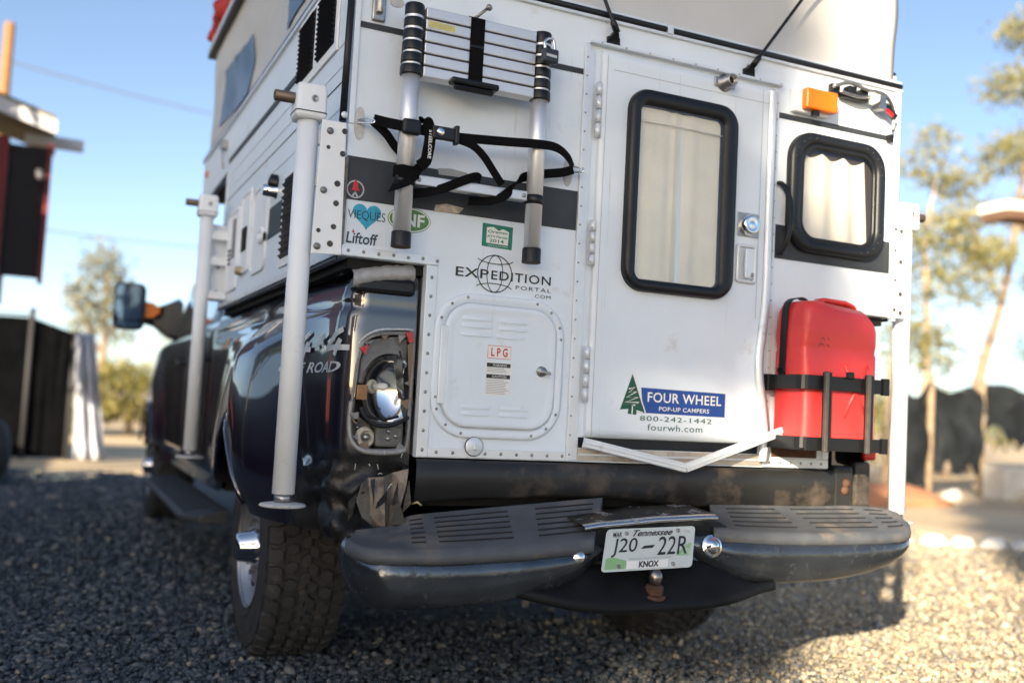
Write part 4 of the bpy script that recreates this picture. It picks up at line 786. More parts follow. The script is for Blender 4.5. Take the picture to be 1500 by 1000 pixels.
cvx = [(-.27, -.20, .615, .56), (-.36, -.255, .600, .520), (-.52, -.275, .588, .484), (-.72, -.280, .580, .462), (-.92, -.260, .580, .458), (-.985, -.212, .584, .462), (-1.008, -.12, .596, .468), (-1.010, -.03, .608, .482)]
cvr = [(.02, -.19, .635, .575), (.12, -.235, .625, .535), (.26, -.262, .617, .500), (.57, -.268, .613, .503), (.80, -.248, .613, .530), (.94, -.20, .618, .560), (1.01, -.125, .632, .590), (1.015, -.04, .645, .61)]
def cover(pts, name, parent, inward):
    P = catmull([(a, b, c) for a, b, c, d in pts], 6); Q = catmull([(a, b, d) for a, b, c, d in pts], 6); rings = []
    for i, (t, b_) in enumerate(zip(P, Q)):
        d = P[min(i+1, len(P)-1)]-P[max(i-1, 0)]; d.z = 0; d.normalize(); o = Vector((d.y, -d.x, 0))
        if o.dot(Vector((t.x-inward, t.y+0.0-0.25*-1, 0))) < 0 and False: o = -o
        if o.y > 0.3 or (abs(o.y) <= 0.3 and o.x*t.x < 0): o = -o
        h = t.z-b_.z
        t = t-o*0.008
        rings.append([t-o*0.03+V3(0, 0, .02), t-o*0.012+V3(0, 0, .018), t-o*0.004+V3(0, 0, .008), t+o*0.002-V3(0, 0, h*.04), t+o*0.007-V3(0, 0, h*.16), t+o*0.005-V3(0, 0, h*.36), t-o*0.002-V3(0, 0, h*.6), t-o*0.010-V3(0, 0, h*.80), t-o*0.020-V3(0, 0, h*.92), t-o*0.032-V3(0, 0, h*.985), t-o*0.055-V3(0, 0, h)])
    return MB().loops(rings, False, True).build(name, dirty_chrome, parent)
core = MB(); core.box(-0.95, 0.92, -0.17, -0.03, 0.55, 0.62); bumper = core.build('bumper', dark, truck, 0.01); bumper['label'] = 'bent dirty rear step bumper, drooping at the left end'
pl_ = pad(stL, 'step_pad', bumper); pr_ = pad(stR, 'step_pad', bumper); cover(cvx, 'bumper_cover', bumper, -0.6); cover(cvr, 'bumper_cover', bumper, 0.6)
def grooves(stn, parent, segs, rowsn, sk=0.0):
    Bk = catmull([q[0] for q in stn], 24); Fr = catmull([q[1] for q in stn], 24)
    for (a, b_) in segs:
        for r in range(rowsn):
            q = 0.13+0.62*r/(rowsn-1); aa = a+sk*q; bb = b_+sk*q; i0 = int(aa*(len(Bk)-1)); i1 = int(bb*(len(Bk)-1))
            pts = [Bk[i].lerp(Fr[i], q)+V3(0, 0, 0.0012) for i in range(i0, i1+1, 4)]
            if len(pts) < 2: continue
            dn = (Fr[i0]-Bk[i0]).normalized(); MB().ribbon(pts, dn, 0.0045, 0.003).build('tread_groove', groove_m, parent)
grooves(stL, pl_, ((0.03, 0.16), (0.20, 0.38), (0.42, 0.52)), 6); grooves(stR, pr_, ((0.10, 0.30), (0.36, 0.60), (0.66, 0.84)), 5)
# centre: chrome ledge, recess, black valance, hitch
ledge = MB(); ledge.loops([[(x, y, z) for y, z in ((-.06, zc+0.025), (-.205, zc+.012), (-.226, zc+0.006), (-.226, zc-.004), (-.205, zc-.008))] for x, zc in ((-.345, .668), (-.30, .675), (-.1, .692), (.08, .700), (.12, .700))], False, True); ledge.build('chrome_ledge', M('bright_chrome_dirty', (0.6, 0.6, 0.61), 0.15, 1.0, 0.1, 10, dirt=((0.16, 0.14, 0.12), 0.3, 16, 0.7)), bumper)
rc = MB(); rc.loops([[(x, y, z) for y, z in ((-.205, zc-.006), (-.195, zc-.03), (-.185, zc-.09), (-.20, zc-.15))] for x, zc in ((-.40, .655), (-.33, .668), (-.1, .690), (.06, .70), (.13, .695), (.17, .68))], False, True); rc.build('plate_recess', dirty_chrome, bumper)
MB().lathe([(0, .022), (.014, .02), (.022, .006), (.028, .002), (.030, 0)], (-.375, -.245, .592), (0.1, -1, 0.2), 16).build('bumper_bolt', chrome, bumper); MB().lathe([(0, .022), (.014, .02), (.022, .006), (.028, .002), (.034, 0)], (.095, -.235, .618), (-0.1, -1, 0.2), 16).build('bumper_bolt', chrome, bumper)
va = MB(); rows = []
prof_v = [(-.62, .500, .500), (-.52, .505, .475), (-.42, .530, .455), (-.34, .556, .446), (-.25, .562, .440), (0.0, .566, .442), (.06, .570, .446), (.14, .552, .456), (.24, .520, .468), (.33, .500, .478)]
for x, zt, zb in [tuple(v) for v in catmull(prof_v, 4)]:
    k = smooth01(-.62, -.3, x)*smooth01(.33, .1, x); yf = -.25-.06*k
    rows.append([(x, -.17, zt+.004), (x, -.20, zt), (x, -.225-.01*k, zt-.012), (x, yf+.012, zb+.034), (x, yf, zb+.026), (x, yf-.002, zb+.006), (x, yf+.012, zb), (x, -.14, zb+.01)])
va.loops(rows, False, True).build('valance', val_m, bumper)
for dx in (-.10, .085): MB().lathe([(.026, 0), (.026, .002), (.0235, .002), (.0235, 0)], (-.135+dx, -.268, .500), (0, -.75, .66), 22).build('socket_cover', val_m, bumper)
hb = MB().lathe([(0, .100), (.012, .097), (.020, .088), (.0235, .074), (.020, .060), (.013, .050), (.012, .040), (.016, .034), (.016, .030)], (-.135, -.275, .463), (0, -.05, 1), 24).build('hitch_ball', M('worn_ball_steel', (0.30, 0.27, 0.24), 0.28, 1.0, 0.3, 30, dirt=((0.14, 0.07, 0.035), 0.3, 30, 0.8)), bumper)
nut = MB().lathe([(0, .0), (.029, .0), (.029, .022), (.022, .028), (0, .028)], (-.135, -.275, .489), (0, -.15, 1), 6, False); nut.build('hitch_nut', rust, hb, 0.003); MB().lathe([(.036, 0), (.036, .003), (.02, .004)], (-.135, -.274, .489), (0, -.5, 1), 24).build('washer', rust, hb)
MB().tube([(-.80, -.02, .715), (-.79, -.035, .722), (-.775, -.03, .712)], 0.003, 6).build('loose_wire', M('yellow_wire', (0.5, 0.42, 0.2), 0.6), bumper)
# licence plate
A, B2_, D_ = V3(-.321, -.285, .555), V3(-.013, -.285, .565), V3(-.272, -.225, .667)
Dr = D_+B2_-A
def PLT(u, v, d):                                    # u,v in 0..1 across the plate
    lo = A.lerp(B2_, u); hi = D_.lerp(Dr, u); nrm = (B2_-A).cross(D_-A).normalized()
    if nrm.y > 0: nrm = -nrm
    return tuple(lo.lerp(hi, v)+nrm*d)
def prr(u0, u1, v0, v1, r): return [(u, v) for u, v in rrect(u0, u1, v0, v1, r, 4)]
pp = [(u, v) for u, v in [(a*0.5, b) for a, b in rrect(0, 2, 0, 1, 0.09, 5)]]
n = len(pp); mb = MB(); mb.add([PLT(u, v, .002) for u, v in pp]+[PLT(u, v, 0) for u, v in pp], [tuple(range(n)), tuple(reversed(range(n, 2*n)))]+[(i, i+n, (i+1) % n+n, (i+1) % n) for i in range(n)])
plate = mb.build('licence_plate', plate_m, bumper); plate['label'] = 'white licence plate reading J20-22R'
PL2 = lambda u, v, d: PLT(u, v, d+.0022)
flat('plate_tint', [(0.03, .05), (0.28, .05), (0.25, .24), (0.10, .34), (0.03, .30)], PL2, plate_green, plate, .0004); flat('plate_tint', [(.80, .30), (.97, .28), (.97, .62), (.90, .55)], PL2, plate_green, plate, .0003)
text('lettering', 'J20', (.080, .355, .33, .77), PL2, P_black, plate, bold=0.004, shear=.06, ext=.0012); text('lettering', '22R', (.585, .925, .33, .77), PL2, P_black, plate, bold=0.004, shear=.06, ext=.0012)
flat('lettering', [(.40, .50), (.53, .51), (.55, .58), (.43, .565)], PL2, P_black, plate, .0012)
text('lettering', 'Tennessee', (.29, .74, .80, .955), PL2, P_black, plate, shear=.5, ext=.0012, bold=.022); text('lettering', 'MAR', (.075, .17, .80, .92), PL2, P_black, plate, bold=.02, ext=.0012); text('lettering', '16', (.88, .94, .83, .92), PL2, P_grey, plate, ext=.0012)
flat('county_strip', [(.26, .04), (.72, .04), (.72, .22), (.26, .22)], PL2, P_white, plate, .0008); text('lettering', 'KNOX', (.395, .615, .055, .205), lambda u, v, d: PL2(u, v, d+.001), P_black, plate, bold=.04, ext=.0012); text('lettering', 'TNVACATION.COM', (.27, .74, .245, .29), PL2, P_grey, plate, ext=.0012)
for u, v in ((.22, .88), (.80, .90), (.18, .11), (.78, .10)):
    c_ = V3(*PLT(u, v, .002)); MB().lathe([(0, .005), (.005, .004), (.0065, 0)], c_, (0, -1, 0.35), 12).build('plate_bolt', screw_m, plate)

# ================================================================== CAMPER
camper = empty('pop_up_camper', (0, 1.1, 0.80), 'white pop-up camper with charcoal stripe and raised tent on the truck bed', 'camper')
F0 = 0.0
# shell: rear wall is a T-shaped sheet; sides, floor and nose are separate sheets
Tp = [(-1.05, 1.41), (-0.79, 1.41), (-0.79, 0.848), (0.752, 0.848), (0.752, 1.41), (1.05, 1.41), (1.05, 2.262), (-1.05, 2.262)]  # camper and truck coordinates back-projected from image pixels, baked in as plain metres
rw = MB().prism(Tp, F0, 0.03).build('rear_wall', white, camper)
sidep = [(0.031, 1.41), (2.26, 1.41), (2.28, 2.10), (3.05, 2.08), (3.19, 2.12), (3.22, 2.20), (3.20, 2.32), (0.031, 2.32)]
side = None
for sx in (-1, 1):
    n = len(sidep); mb = MB(); mb.add([(sx*1.05, y, z) for y, z in sidep]+[(sx*1.02, y, z) for y, z in sidep], [tuple(range(n)), tuple(reversed(range(n, 2*n)))]+[(i, i+n, (i+1) % n+n, (i+1) % n) for i in range(n)])
    o = mb.build('side_wall', white, camper)
    if sx < 0: side = o
wood = M('cabover_underside', (0.20, 0.12, 0.07), 0.7, 0, 0.2, 8)
MB().box(-1.02, 1.02, 0.031, 2.26, 1.38, 1.409).build('overhang_floor', dark, camper); MB().box(-0.785, 0.748, 0.031, 2.2, 0.852, 1.379).build('lower_box', M('lower_box_aluminium', (0.30, 0.32, 0.34), 0.5, 0.2, 0.1, 5), camper)
MB().loops([[(x, 2.281, 2.095), (x, 3.04, 2.075), (x, 3.17, 2.11), (x, 3.20, 2.20), (x, 3.185, 2.31)] for x in (-1.019, 1.019)], False, False).build('cabover_nose', [wood], camper)
MB().box(-1.02, 1.02, 2.22, 2.25, 1.41, 2.10).build('front_wall', white, camper)
MB().box(-1.02, 1.02, 0.031, 3.18, 2.262, 2.268).build('deck', dark, camper)
# side siding seams, stripes and trim on both sides
for sx in (-1, 1):
    def sb(y0, y1, z0, z1, mat, nm, d=0.006, bev=0.002): return MB().box(min(sx*1.0505, sx*(1.0505+d)), max(sx*1.0505, sx*(1.0505+d)), y0, y1, z0, z1).build(nm, mat, camper, bev)
    sb(0.031, 3.2, 2.322, 2.338, trim, 'rail_trim', 0.012); sb(0.031, 3.2, 2.338, 2.352, black_rubber, 'rail_seal', 0.010)
    sb(0.70, 2.24, 2.128, 2.154, stripe, 'thin_stripe', 0.004); sb(0.64, 0.76, 1.57, 1.70, stripe, 'stripe', 0.002); sb(0.80, 1.10, 1.60, 1.72, stripe, 'stripe', 0.002) if sx < 0 else None
    for z in (1.94, 1.99, 1.86, 2.06): sb(0.10, 2.24, z-0.0015, z+0.0015, dark if z == 1.94 else trim, 'siding_seam', 0.0015, 0)
    sb(0.031, 2.25, 1.412, 1.436, trim, 'bottom_trim', 0.008); sb(0.031, 2.25, 1.400, 1.411, black_rubber, 'bottom_seal', 0.004); sb(2.22, 2.26, 1.44, 2.08, trim, 'front_corner_trim', 0.006)
# vents and hatches on the left wall
def louvre(y0, y1, z0, z1, n, name, cols=1):
    v = MB().box(-1.058, -1.0505, y0, y1, z0, z1).build(name, white_rough, camper, 0.004); wd = (y1-y0)/cols
    for c_ in range(cols):
        a = y0+wd*c_+0.03; b_ = y0+wd*(c_+1)-0.03
        MB().box(-1.0595, -1.058, a, b_, z0+0.03, z1-0.02).build('vent_opening', dark, v)
        for k in range(n):
            z = z0+0.034+(z1-z0-0.06)*k/n; MB().obox((-1.064, (a+b_)/2, z+0.004), (0.005, 0, -0.004), (0, (b_-a)/2, 0), (0.0006, 0, 0.0008)).build('louvre', black_plastic, v)
    return v
louvre(0.18, 0.73, 2.06, 2.318, 12, 'upper_vent', 2); louvre(0.60, 0.84, 1.46, 1.80, 12, 'lower_vent')
def sidehatch(y0, y1, z0, z1, r, name, mat=None, d=0.010):
    pol = rrect(y0, y1, z0, z1, r, 5); rings = [[(-1.0505, a, b) for a, b in pol], [(-1.0505-d, a, b) for a, b in pol]]
    pol2 = rrect(y0+0.018, y1-0.018, z0+0.018, z1-0.018, max(0.004, r-0.015), 5); rings += [[(-1.0505-d, a, b) for a, b in pol2], [(-1.0505-d*0.5, a, b) for a, b in pol2]]
    return MB().loops(rings, True, False, 0, False, True).build(name, mat or white_rough, camper, 0.002)
h1 = sidehatch(1.12, 1.44, 1.49, 1.85, 0.06, 'water_hatch'); sidehatch(1.16, 1.24, 1.60, 1.66, 0.02, 'finger_pull', None, 0.02)
MB().box(-1.064, -1.0605, 1.10, 1.14, 1.60, 1.63).build('hatch_latch', dark, h1)
h2 = sidehatch(1.50, 1.72, 1.52, 1.88, 0.02, 'furnace_hatch'); MB().box(-1.062, -1.056, 1.56, 1.66, 1.62, 1.72).build('furnace_exhaust', dark, h2)
h3 = sidehatch(1.78, 2.06, 1.47, 1.85, 0.02, 'power_hatch'); MB().box(-1.060, -1.054, 1.86, 1.92, 1.62, 1.80).build('hatch_opening', M('hatch_grey', (0.2, 0.2, 0.21), 0.6), h3)
for k in range(4): MB().box(-1.061, -1.056, 1.96, 2.02, 1.60+k*0.02, 1.608+k*0.02).build('hatch_slot', dark, h3)
MB().lathe([(0, .05), (.02, .05), (.024, .02), (.03, 0)], (-1.051, 1.0, 1.77), (-1, 0, 0), 16).build('water_inlet', chrome, camper); MB().lathe([(0, .035), (.03, .03), (.034, 0)], (-1.0505, 1.0, 1.80), (-1, 0, 0.2), 14).build('inlet_cap', black_plastic, camper)
MB().lathe([(0, .03), (.018, .03), (.02, 0)], (-1.053, 1.63, 1.535), (-1, 0, 0), 12).build('drain_knob', M('brass_dull', (0.4, 0.33, 0.2), 0.5, 0.5), camper)
MB().box(-1.062, -1.0505, 3.02, 3.08, 2.22, 2.25).build('marker_lamp', amber_dim, camper, 0.004)
lt = MB(); lt.tube(catmull([(-1.062, 2.36, 2.24), (-1.075, 2.33, 2.20), (-1.07, 2.31, 2.12)], 4), 0.006, 6); lt.box(-1.08, -1.051, 2.34, 2.40, 2.23, 2.27); lt.build('roof_latch', steel, camper)
# ---- tent and roof
def tent_pt(s, q):                                   # s runs round the perimeter, q up
    L1, L2 = 3.12, 2.04; per = [(-1.035, 3.14), (-1.035, 0.02), (1.035, 0.02), (1.035, 3.14)]
    if s < 1: x, y = -1.035, 3.14-(3.12)*s; nx, ny = -1, 0
    elif s < 2: x, y = -1.035+2.07*(s-1), 0.02; nx, ny = 0, -1
    elif s < 3: x, y = 1.035, 0.02+3.12*(s-2); nx, ny = 1, 0
    else: x, y = 1.035-2.07*(s-3), 3.14; nx, ny = 0, 1
    f_ = math.sin(math.pi*q); cor = min(s % 1, 1-s % 1)
    d = f_*(-0.030*smooth01(0, 0.25, cor)+0.030*noise.noise((s*3.1, q*1.4, 0))+0.012*noise.noise((s*11+q*3, q*3, 2)))+0.004*noise.noise((s*30, q*8, 4))*f_
    return (x+nx*d, y+ny*d, 2.300+0.67*q)
mb = MB(); mb.loops([[tent_pt(4*i/240-1e-9 if i == 240 else 4*i/240, j/18) for i in range(240)] for j in range(19)], True, True); tent = mb.build('tent', tent_m, camper)
def twin(y0, y1, z0, z1, nm='tent_window'):
    r = []
    for j in range(7):
        r.append([((tent_pt((3.14-(y0+(y1-y0)*i/12))/3.12, (z0+(z1-z0)*j/6-2.300)/0.67)[0]-0.006), y0+(y1-y0)*i/12-0.05*(j/6-0.5)*(1 if i > 6 else -1), z0+(z1-z0)*j/6) for i in range(13)])
    MB().loops(r, False, True).build(nm, tentwin_m, tent)
twin(2.05, 2.75, 2.44, 2.74); twin(0.62, 1.16, 2.46, 2.78)
MB().box(-1.055, 1.055, -0.012, 0.031, 2.262, 2.272).build('rail_lip', trim, camper, 0.002); MB().tube([(-1.04, -0.006, 2.283), (1.05, -0.006, 2.283)], 0.010, 10).build('tent_keder', black_rubber, camper); MB().box(-1.05, 1.05, -0.010, 0.03, 2.293, 2.300).build('tent_rail', trim, camper)
rf_ = MB(); rf_.box(-1.075, 1.075, -0.06, 3.26, 2.985, 3.03); roof = rf_.build('roof', white, camper, 0.02, 3); MB().box(-1.072, 1.072, -0.055, 3.255, 2.962, 2.984).build('roof_seal', black_rubber, roof)
cl = MB().box(-0.0, 0.022, -0.018, -0.005, 2.268, 2.298).build('rail_clip', trim, camper, 0.002)
# ---- rear-wall stripes and trim
RW = REAR(-0.0008)
for nm, x0, x1, z0, z1 in (('thin_stripe', -1.049, -0.284, 2.075, 2.093), ('thin_stripe', 0.482, 1.02, 2.070, 2.090), ('stripe', -1.049, -0.296, 1.572, 1.697), ('stripe', 0.480, 1.018, 1.573, 1.692)):
    flat(nm, [(x0, z0), (x1, z0), (x1, z1), (x0, z1)], RW, stripe, camper, 0.0012)
torn = M('torn_vinyl_patch', (0.50, 0.42, 0.33), 0.8, 0, 0.4, 40)
flat('bare_patch', [(-.78, 1.570), (-.70, 1.574), (-.685, 1.592), (-.74, 1.598), (-.775, 1.590)], REAR(-.0022), torn, camper, .0005); flat('bare_patch', [(-.77, 1.682), (-.685, 1.684), (-.68, 1.700), (-.735, 1.705), (-.775, 1.700)], REAR(-.0022), P_grey, camper, .0005)
def rbar(nm, x0, x1, z0, z1, d=0.005, mat=None, par=None, bev=0.0015, y=0.0): return MB().box(x0, x1, y-d, y-0.0002, z0, z1).build(nm, mat or trim, par or camper, bev)
rbar('corner_trim', -1.052, -1.036, 1.79, 2.26, 0.006, white); rbar('corner_trim', 1.036, 1.052, 1.40, 2.26, 0.006, white)
MB().tube([(-1.066, 0.012, 1.795), (-1.062, 0.012, 2.262)], 0.0105, 10).build('corner_seal', black_rubber, camper); MB().tube([(1.063, 0.012, 1.76), (1.060, 0.012, 2.262)], 0.007, 8).build('corner_seal', black_rubber, camper)
MB().lathe([(0, .003), (.008, .0025), (.01, 0)], (-1.064, 0.0, 1.812), (0, -1, 0), 14).build('seal_screw', trim, camper)
rbar('overhang_trim', -1.05, -0.755, 1.411, 1.438); rbar('lower_edge_trim', -0.791, -0.757, 0.850, 1.409); rbar('bottom_trim', -0.756, -0.302, 0.850, 0.878); rbar('bottom_trim', 0.462, 0.752, 0.850, 0.880); rbar('overhang_trim', 0.60, 1.015, 1.411, 1.424, 0.004)
rbar('lower_edge_trim', 0.728, 0.752, 0.882, 1.409, 0.0045); rbar('joint_strip', -0.318, -0.303, 1.11, 1.114, 0.002)
# door opening frame
rbar('door_frame', -0.302, -0.284, 0.850, 2.176, 0.012); rbar('door_frame', -0.282, -0.262, 0.852, 2.160, 0.006); rbar('door_frame', 0.462, 0.480, 0.882, 2.172, 0.008); rbar('door_header', -0.290, 0.484, 2.177, 2.186, 0.024)
rbar('door_sill', -0.260, 0.460, 0.852, 0.890, 0.004, M('worn_threshold', (0.50, 0.45, 0.38), 0.5, 0.3, 0.25, 10, 0.001, 60, dirt=((0.2, 0.13, 0.08), 0.4, 9, 0.9)))
rbar('sill_rail', -0.258, 0.458, 0.868, 0.874, 0.008); rbar('door_gap_shade', -0.258, 0.44, 0.892, 0.925, 0.0012, black_rubber)  # dark strip stands in for the shade in the gap below the door
# ---- door, slightly buckled at its lower right
dv = []; NX, NZ = 30, 48
def door_y(x, z):
    b_ = 0.022*smooth01(0.30, 0.44, x)*math.exp(-((z-1.12)/0.22)**2); return -0.017-b_
for j in range(NZ+1):
    row = []
    for i in range(NX+1):
        z = 0.928+(2.160-0.928)*j/NZ; xr = 0.452-0.034*math.exp(-((z-1.19)/0.16)**2)+0.006*math.exp(-((z-0.95)/0.06)**2); x = -0.242+(xr+0.242)*i/NX; row.append((x, door_y(x, z), z))
    dv.append(row)
mb = MB().loops(dv, False, True)
ed = [dv[0], [(x, 0.0, z) for x, y, z in dv[0]]]; mb.loops(ed, False, False); mb.loops([dv[-1], [(x, 0.0, z) for x, y, z in dv[-1]]], False, False); mb.loops([[r[0] for r in dv], [(r[0][0], 0, r[0][2]) for r in dv]], False, False); mb.loops([[r[-1] for r in dv], [(r[-1][0], 0, r[-1][2]) for r in dv]], False, False)
door = mb.build('door', white, camper)
DR = lambda u, v, d: (u, door_y(u, v)-d-0.0004, v)
# bent aluminium edging along the door's opening side and the sprung V-shaped drip rail
pts = [(0.438-0.034*math.exp(-((z-1.19)/0.16)**2)+0.010*math.exp(-((z-0.93)/0.06)**2), z) for z in [0.87+1.28*k/50 for k in range(51)]]
MB().loops([[(x-0.014, door_y(x-0.02, z)-0.002, z), (x-0.012, door_y(x, z)-0.010, z), (x+0.004, door_y(x, z)-0.014, z), (x+0.018, door_y(x, z)-0.008, z), (x+0.020, -0.004, z)] for x, z in pts], False, True).build('door_edging', trim, door)
stroke('door_seam', [[(-0.222, 0.93), (-0.222, 2.15)], [(0.395, 1.35), (0.400, 2.15)], [(-0.20, 2.105), (0.43, 2.105)]], 0.0018, DR, P_grey, door, 0.0003)
def vbar(p0, p1, wd):
    p0, p1 = Vector(p0), Vector(p1); d = (p1-p0).normalized(); up_ = Vector((0, -1, 0)).cross(d).normalized()
    if up_.z < 0: up_ = -up_
    o_ = Vector((0, -1, 0)); sec_ = [(-.5, 0), (-.5, .007), (-.42, .010), (-.1, .010), (-.06, .014), (.06, .014), (.1, .010), (.42, .010), (.5, .007), (.5, 0)]
    return [[p+up_*a*wd+o_*b for a, b in sec_] for p in (p0, p1)]
mb = MB()
r1 = vbar((-0.256, -0.030, 0.910), (0.106, -0.060, 0.842), 0.030); r2 = vbar((0.1065, -0.060, 0.842), (0.480, -0.075, 0.974), 0.030)
mb.loops([[p for p in r1[0]], [p for p in r1[1]]], True, False, 0, True, True); mb.loops([[p for p in r2[0]], [p for p in r2[1]]], True, False, 0, True, True)
vb = mb.build('bent_drip_rail', trim, door); vb['label'] = 'white drip rail bent into a V below the door'
MB().obox((0.484, -0.082, 0.976), (0.006, 0, 0.002), (0, 0.008, 0), (0, 0, 0.013)).build('rail_plug', rust, vb)
for z0, z1 in ((1.876, 2.053), (1.464, 1.608), (1.036, 1.211)):
    h = MB(); k = 4; L_ = (z1-z0)/k
    for i in range(k): h.tube([(-0.252, -0.022, z0+L_*i+0.0015), (-0.252, -0.022, z0+L_*(i+1)-0.0015)], 0.0095, 10)
    h.build('hinge', trim, door)
# door window
wo = rrect(-0.142, 0.288, 1.400, 2.062, 0.075, 8); wi = rrect(-0.100, 0.222, 1.440, 2.004, 0.022, 8)
dw = frame(wo, wi, -0.016, -0.044, 0.016).build('door_window', black_rubber, door)
def curtain(x0, x1, z0, z1, y, amp, waves, par, seed=0, hem=None):
    r = []
    for j in range(15):
        q = j/14; r.append([(x0+(x1-x0)*i/80, y-amp*(0.5+0.5*math.sin(i/80*waves*6.28+seed+0.5*math.sin(q*2+i*0.06))*(1-0.35*q)+0.25*math.sin(i*0.23+seed)), z0+(z1-z0)*q) for i in range(81)])
    return MB().loops(r, False, True).build('curtain', curtain_m, par)
def surr(pol, y0, y1, mat, nm, par): return MB().loops([ringxz(pol, y0), ringxz(pol, y1)], True, False).build(nm, mat, par)
cu_ = curtain(-0.115, 0.045, 1.43, 2.02, -0.0185, 0.006, 2.1, dw, 0.4); curtain(0.040, 0.232, 1.43, 2.02, -0.0175, 0.0065, 2.3, dw, 1.9)
MB().tube([(-0.11, -0.029, 1.955), (0.05, -0.030, 1.957), (0.228, -0.029, 1.953)], 0.0025, 6).build('curtain_tape', curtain_m, dw)
P_ = ringxz(rrect(-0.104, 0.226, 1.436, 2.008, 0.02, 5), -0.0335); MB().add(P_, [tuple(range(len(P_)))]).build('pane', pane_m, dw)
# lock, handle, door lamp
lk = rbar('lock_plate', 0.309, 0.400, 1.628, 1.710, 0.003, steel, door, 0.002, -0.0175); MB().lathe([(.036, 0), (.037, .008), (.032, .020), (.027, .024), (.018, .018), (.010, .020), (0, .021)], (0.355, -0.0205, 1.668), (0, -1, 0), 32).build('lock_knob', chrome, lk)
hd = frame(rrect(0.306, 0.390, 1.468, 1.602, 0.014, 5), rrect(0.318, 0.378, 1.480, 1.590, 0.008, 5), -0.018, -0.027, 0.003).build('handle', trim, door)
rbar('handle_recess', 0.317, 0.379, 1.479, 1.591, 0.0015, trim, hd, 0, -0.0175)
MB().box(0.333, 0.372, -0.040, -0.030, 1.484, 1.586).build('handle_grip', trim, hd, 0.004); MB().lathe([(0, .003), (.007, .002), (.008, 0)], (0.362, -0.040, 1.496), (0, -1, 0), 14).build('handle_lock', steel, hd)
dl = MB().lathe([(0, .0), (.03, 0), (.03, .004), (.022, .008), (.021, .048), (.018, .050), (.015, .046), (.012, .03), (0, .03)], (0.232, -0.018, 2.142), (0.05, -1, 0.0), 26).build('door_catch', steel, door); MB().box(0.19, 0.275, -0.024, -0.0178, 2.126, 2.158).build('catch_base', steel, dl, 0.006); MB().lathe([(0, .0), (.0125, 0), (.0125, .004), (0, .004)], (0.232, -0.05, 2.142), (0.05, -1, 0), 18).build('catch_hole', dark, dl)
# door logo
lg = flat('maker_sticker', [(-0.045, 1.092), (0.286, 1.089), (0.286, 1.010), (-0.035, 1.011)], DR, P_blue, door, .0006); lg['label'] = 'blue four wheel pop-up campers sticker with pine tree'
D2 = lambda u, v, d: DR(u, v, d+.0007); D3 = lambda u, v, d: DR(u, v, d+.0016)
text('lettering', 'FOUR WHEEL', (-0.020, 0.270, 1.047, 1.079), D2, P_white, lg, bold=0.012, spacing=1.05); text('lettering', 'POP-UP CAMPERS', (0.025, 0.222, 1.020, 1.034), D2, P_white, lg, bold=0.012, spacing=1.08)
flat('tree_print', [(-0.121, 1.018), (-0.080, 1.133), (-0.030, 1.013), (-0.060, 1.019), (-0.060, 1.004), (-0.092, 1.006), (-0.090, 1.022)], D2, P_green, lg)
stroke('tree_scribble', [[(-0.093, 1.085), (-0.070, 1.092), (-0.092, 1.074), (-0.062, 1.078), (-0.100, 1.058), (-0.056, 1.060), (-0.104, 1.042), (-0.052, 1.044), (-0.086, 1.030), (-0.066, 1.034)], [(-0.076, 1.034), (-0.077, 1.006)]], 0.0045, D3, P_white, lg)
stroke('tree_outline', [[(-0.080, 1.137), (-0.027, 1.012), (-0.058, 1.016)]], 0.004, D3, P_white, lg)
text('lettering', '800-242-1442', (-0.046, 0.234, 0.986, 1.002), D2, P_green, door, spacing=1.1); text('lettering', 'fourwh.com', (-0.016, 0.198, 0.956, 0.977), D2, P_green, door, spacing=1.1)
# ---- right window
rwin = frame(rrect(0.526, 0.966, 1.606, 2.036, 0.10, 9), rrect(0.572, 0.922, 1.650, 1.994, 0.07, 9), -0.0005, -0.030, 0.012).build('window', black_rubber, camper)
frame(rrect(0.566, 0.926, 1.640, 1.998, 0.075, 9), rrect(0.586, 0.908, 1.660, 1.978, 0.06, 9), -0.018, -0.026, 0.003).build('sash', black_plastic, rwin)
dk = rbar('window_interior', 0.568, 0.926, 1.645, 1.998, 0.0012, M('dim_interior', (0.05, 0.035, 0.025), 0.7), rwin, 0)
cc = curtain(0.575, 0.872, 1.652, 1.968, -0.004, 0.009, 3.2, rwin, 0.8)
for v in cc.data.vertices:                                   # curtain sags between its hooks and is drawn aside at the foot
    q = (v.co.z+1.0-0.0); t = (v.co.x-0.575)/0.297
zs0 = min(v.co.z for v in cc.data.vertices)
for v in cc.data.vertices:
    q = (v.co.z-zs0)/0.316; t = (v.co.x-0.575)/0.297; v.co.z -= 0.018*q*abs(math.sin(t*9.4)); v.co.x += 0.02*(1-q)*t
P_ = ringxz(rrect(0.574, 0.920, 1.650, 1.990, 0.07, 6), -0.0195); MB().add(P_, [tuple(range(len(P_)))]).build('pane', pane_dark, rwin)
sc = MB()
for k in range(20):
    P = rrect(0.546, 0.946, 1.628, 2.014, 0.09, 9); x, z = P[int(k*len(P)/20)]; sc.lathe([(0, .003), (.0045, .002), (.0055, 0)], (x, -0.031, z), (0, -1, 0), 8)
sc.build('frame_screws', black_plastic, rwin)
lv = MB(); lv.ribbon(catmull([(0.482, -0.006, 1.838), (0.495, -0.018, 1.832), (0.510, -0.030, 1.802), (0.521, -0.036, 1.755), (0.520, -0.036, 1.690), (0.512, -0.030, 1.630), (0.500, -0.010, 1.585)], 4), (0.9, 0, 0.25), 0.020, 0.010); lv.build('grab_lever', black_plastic, camper, 0.003)
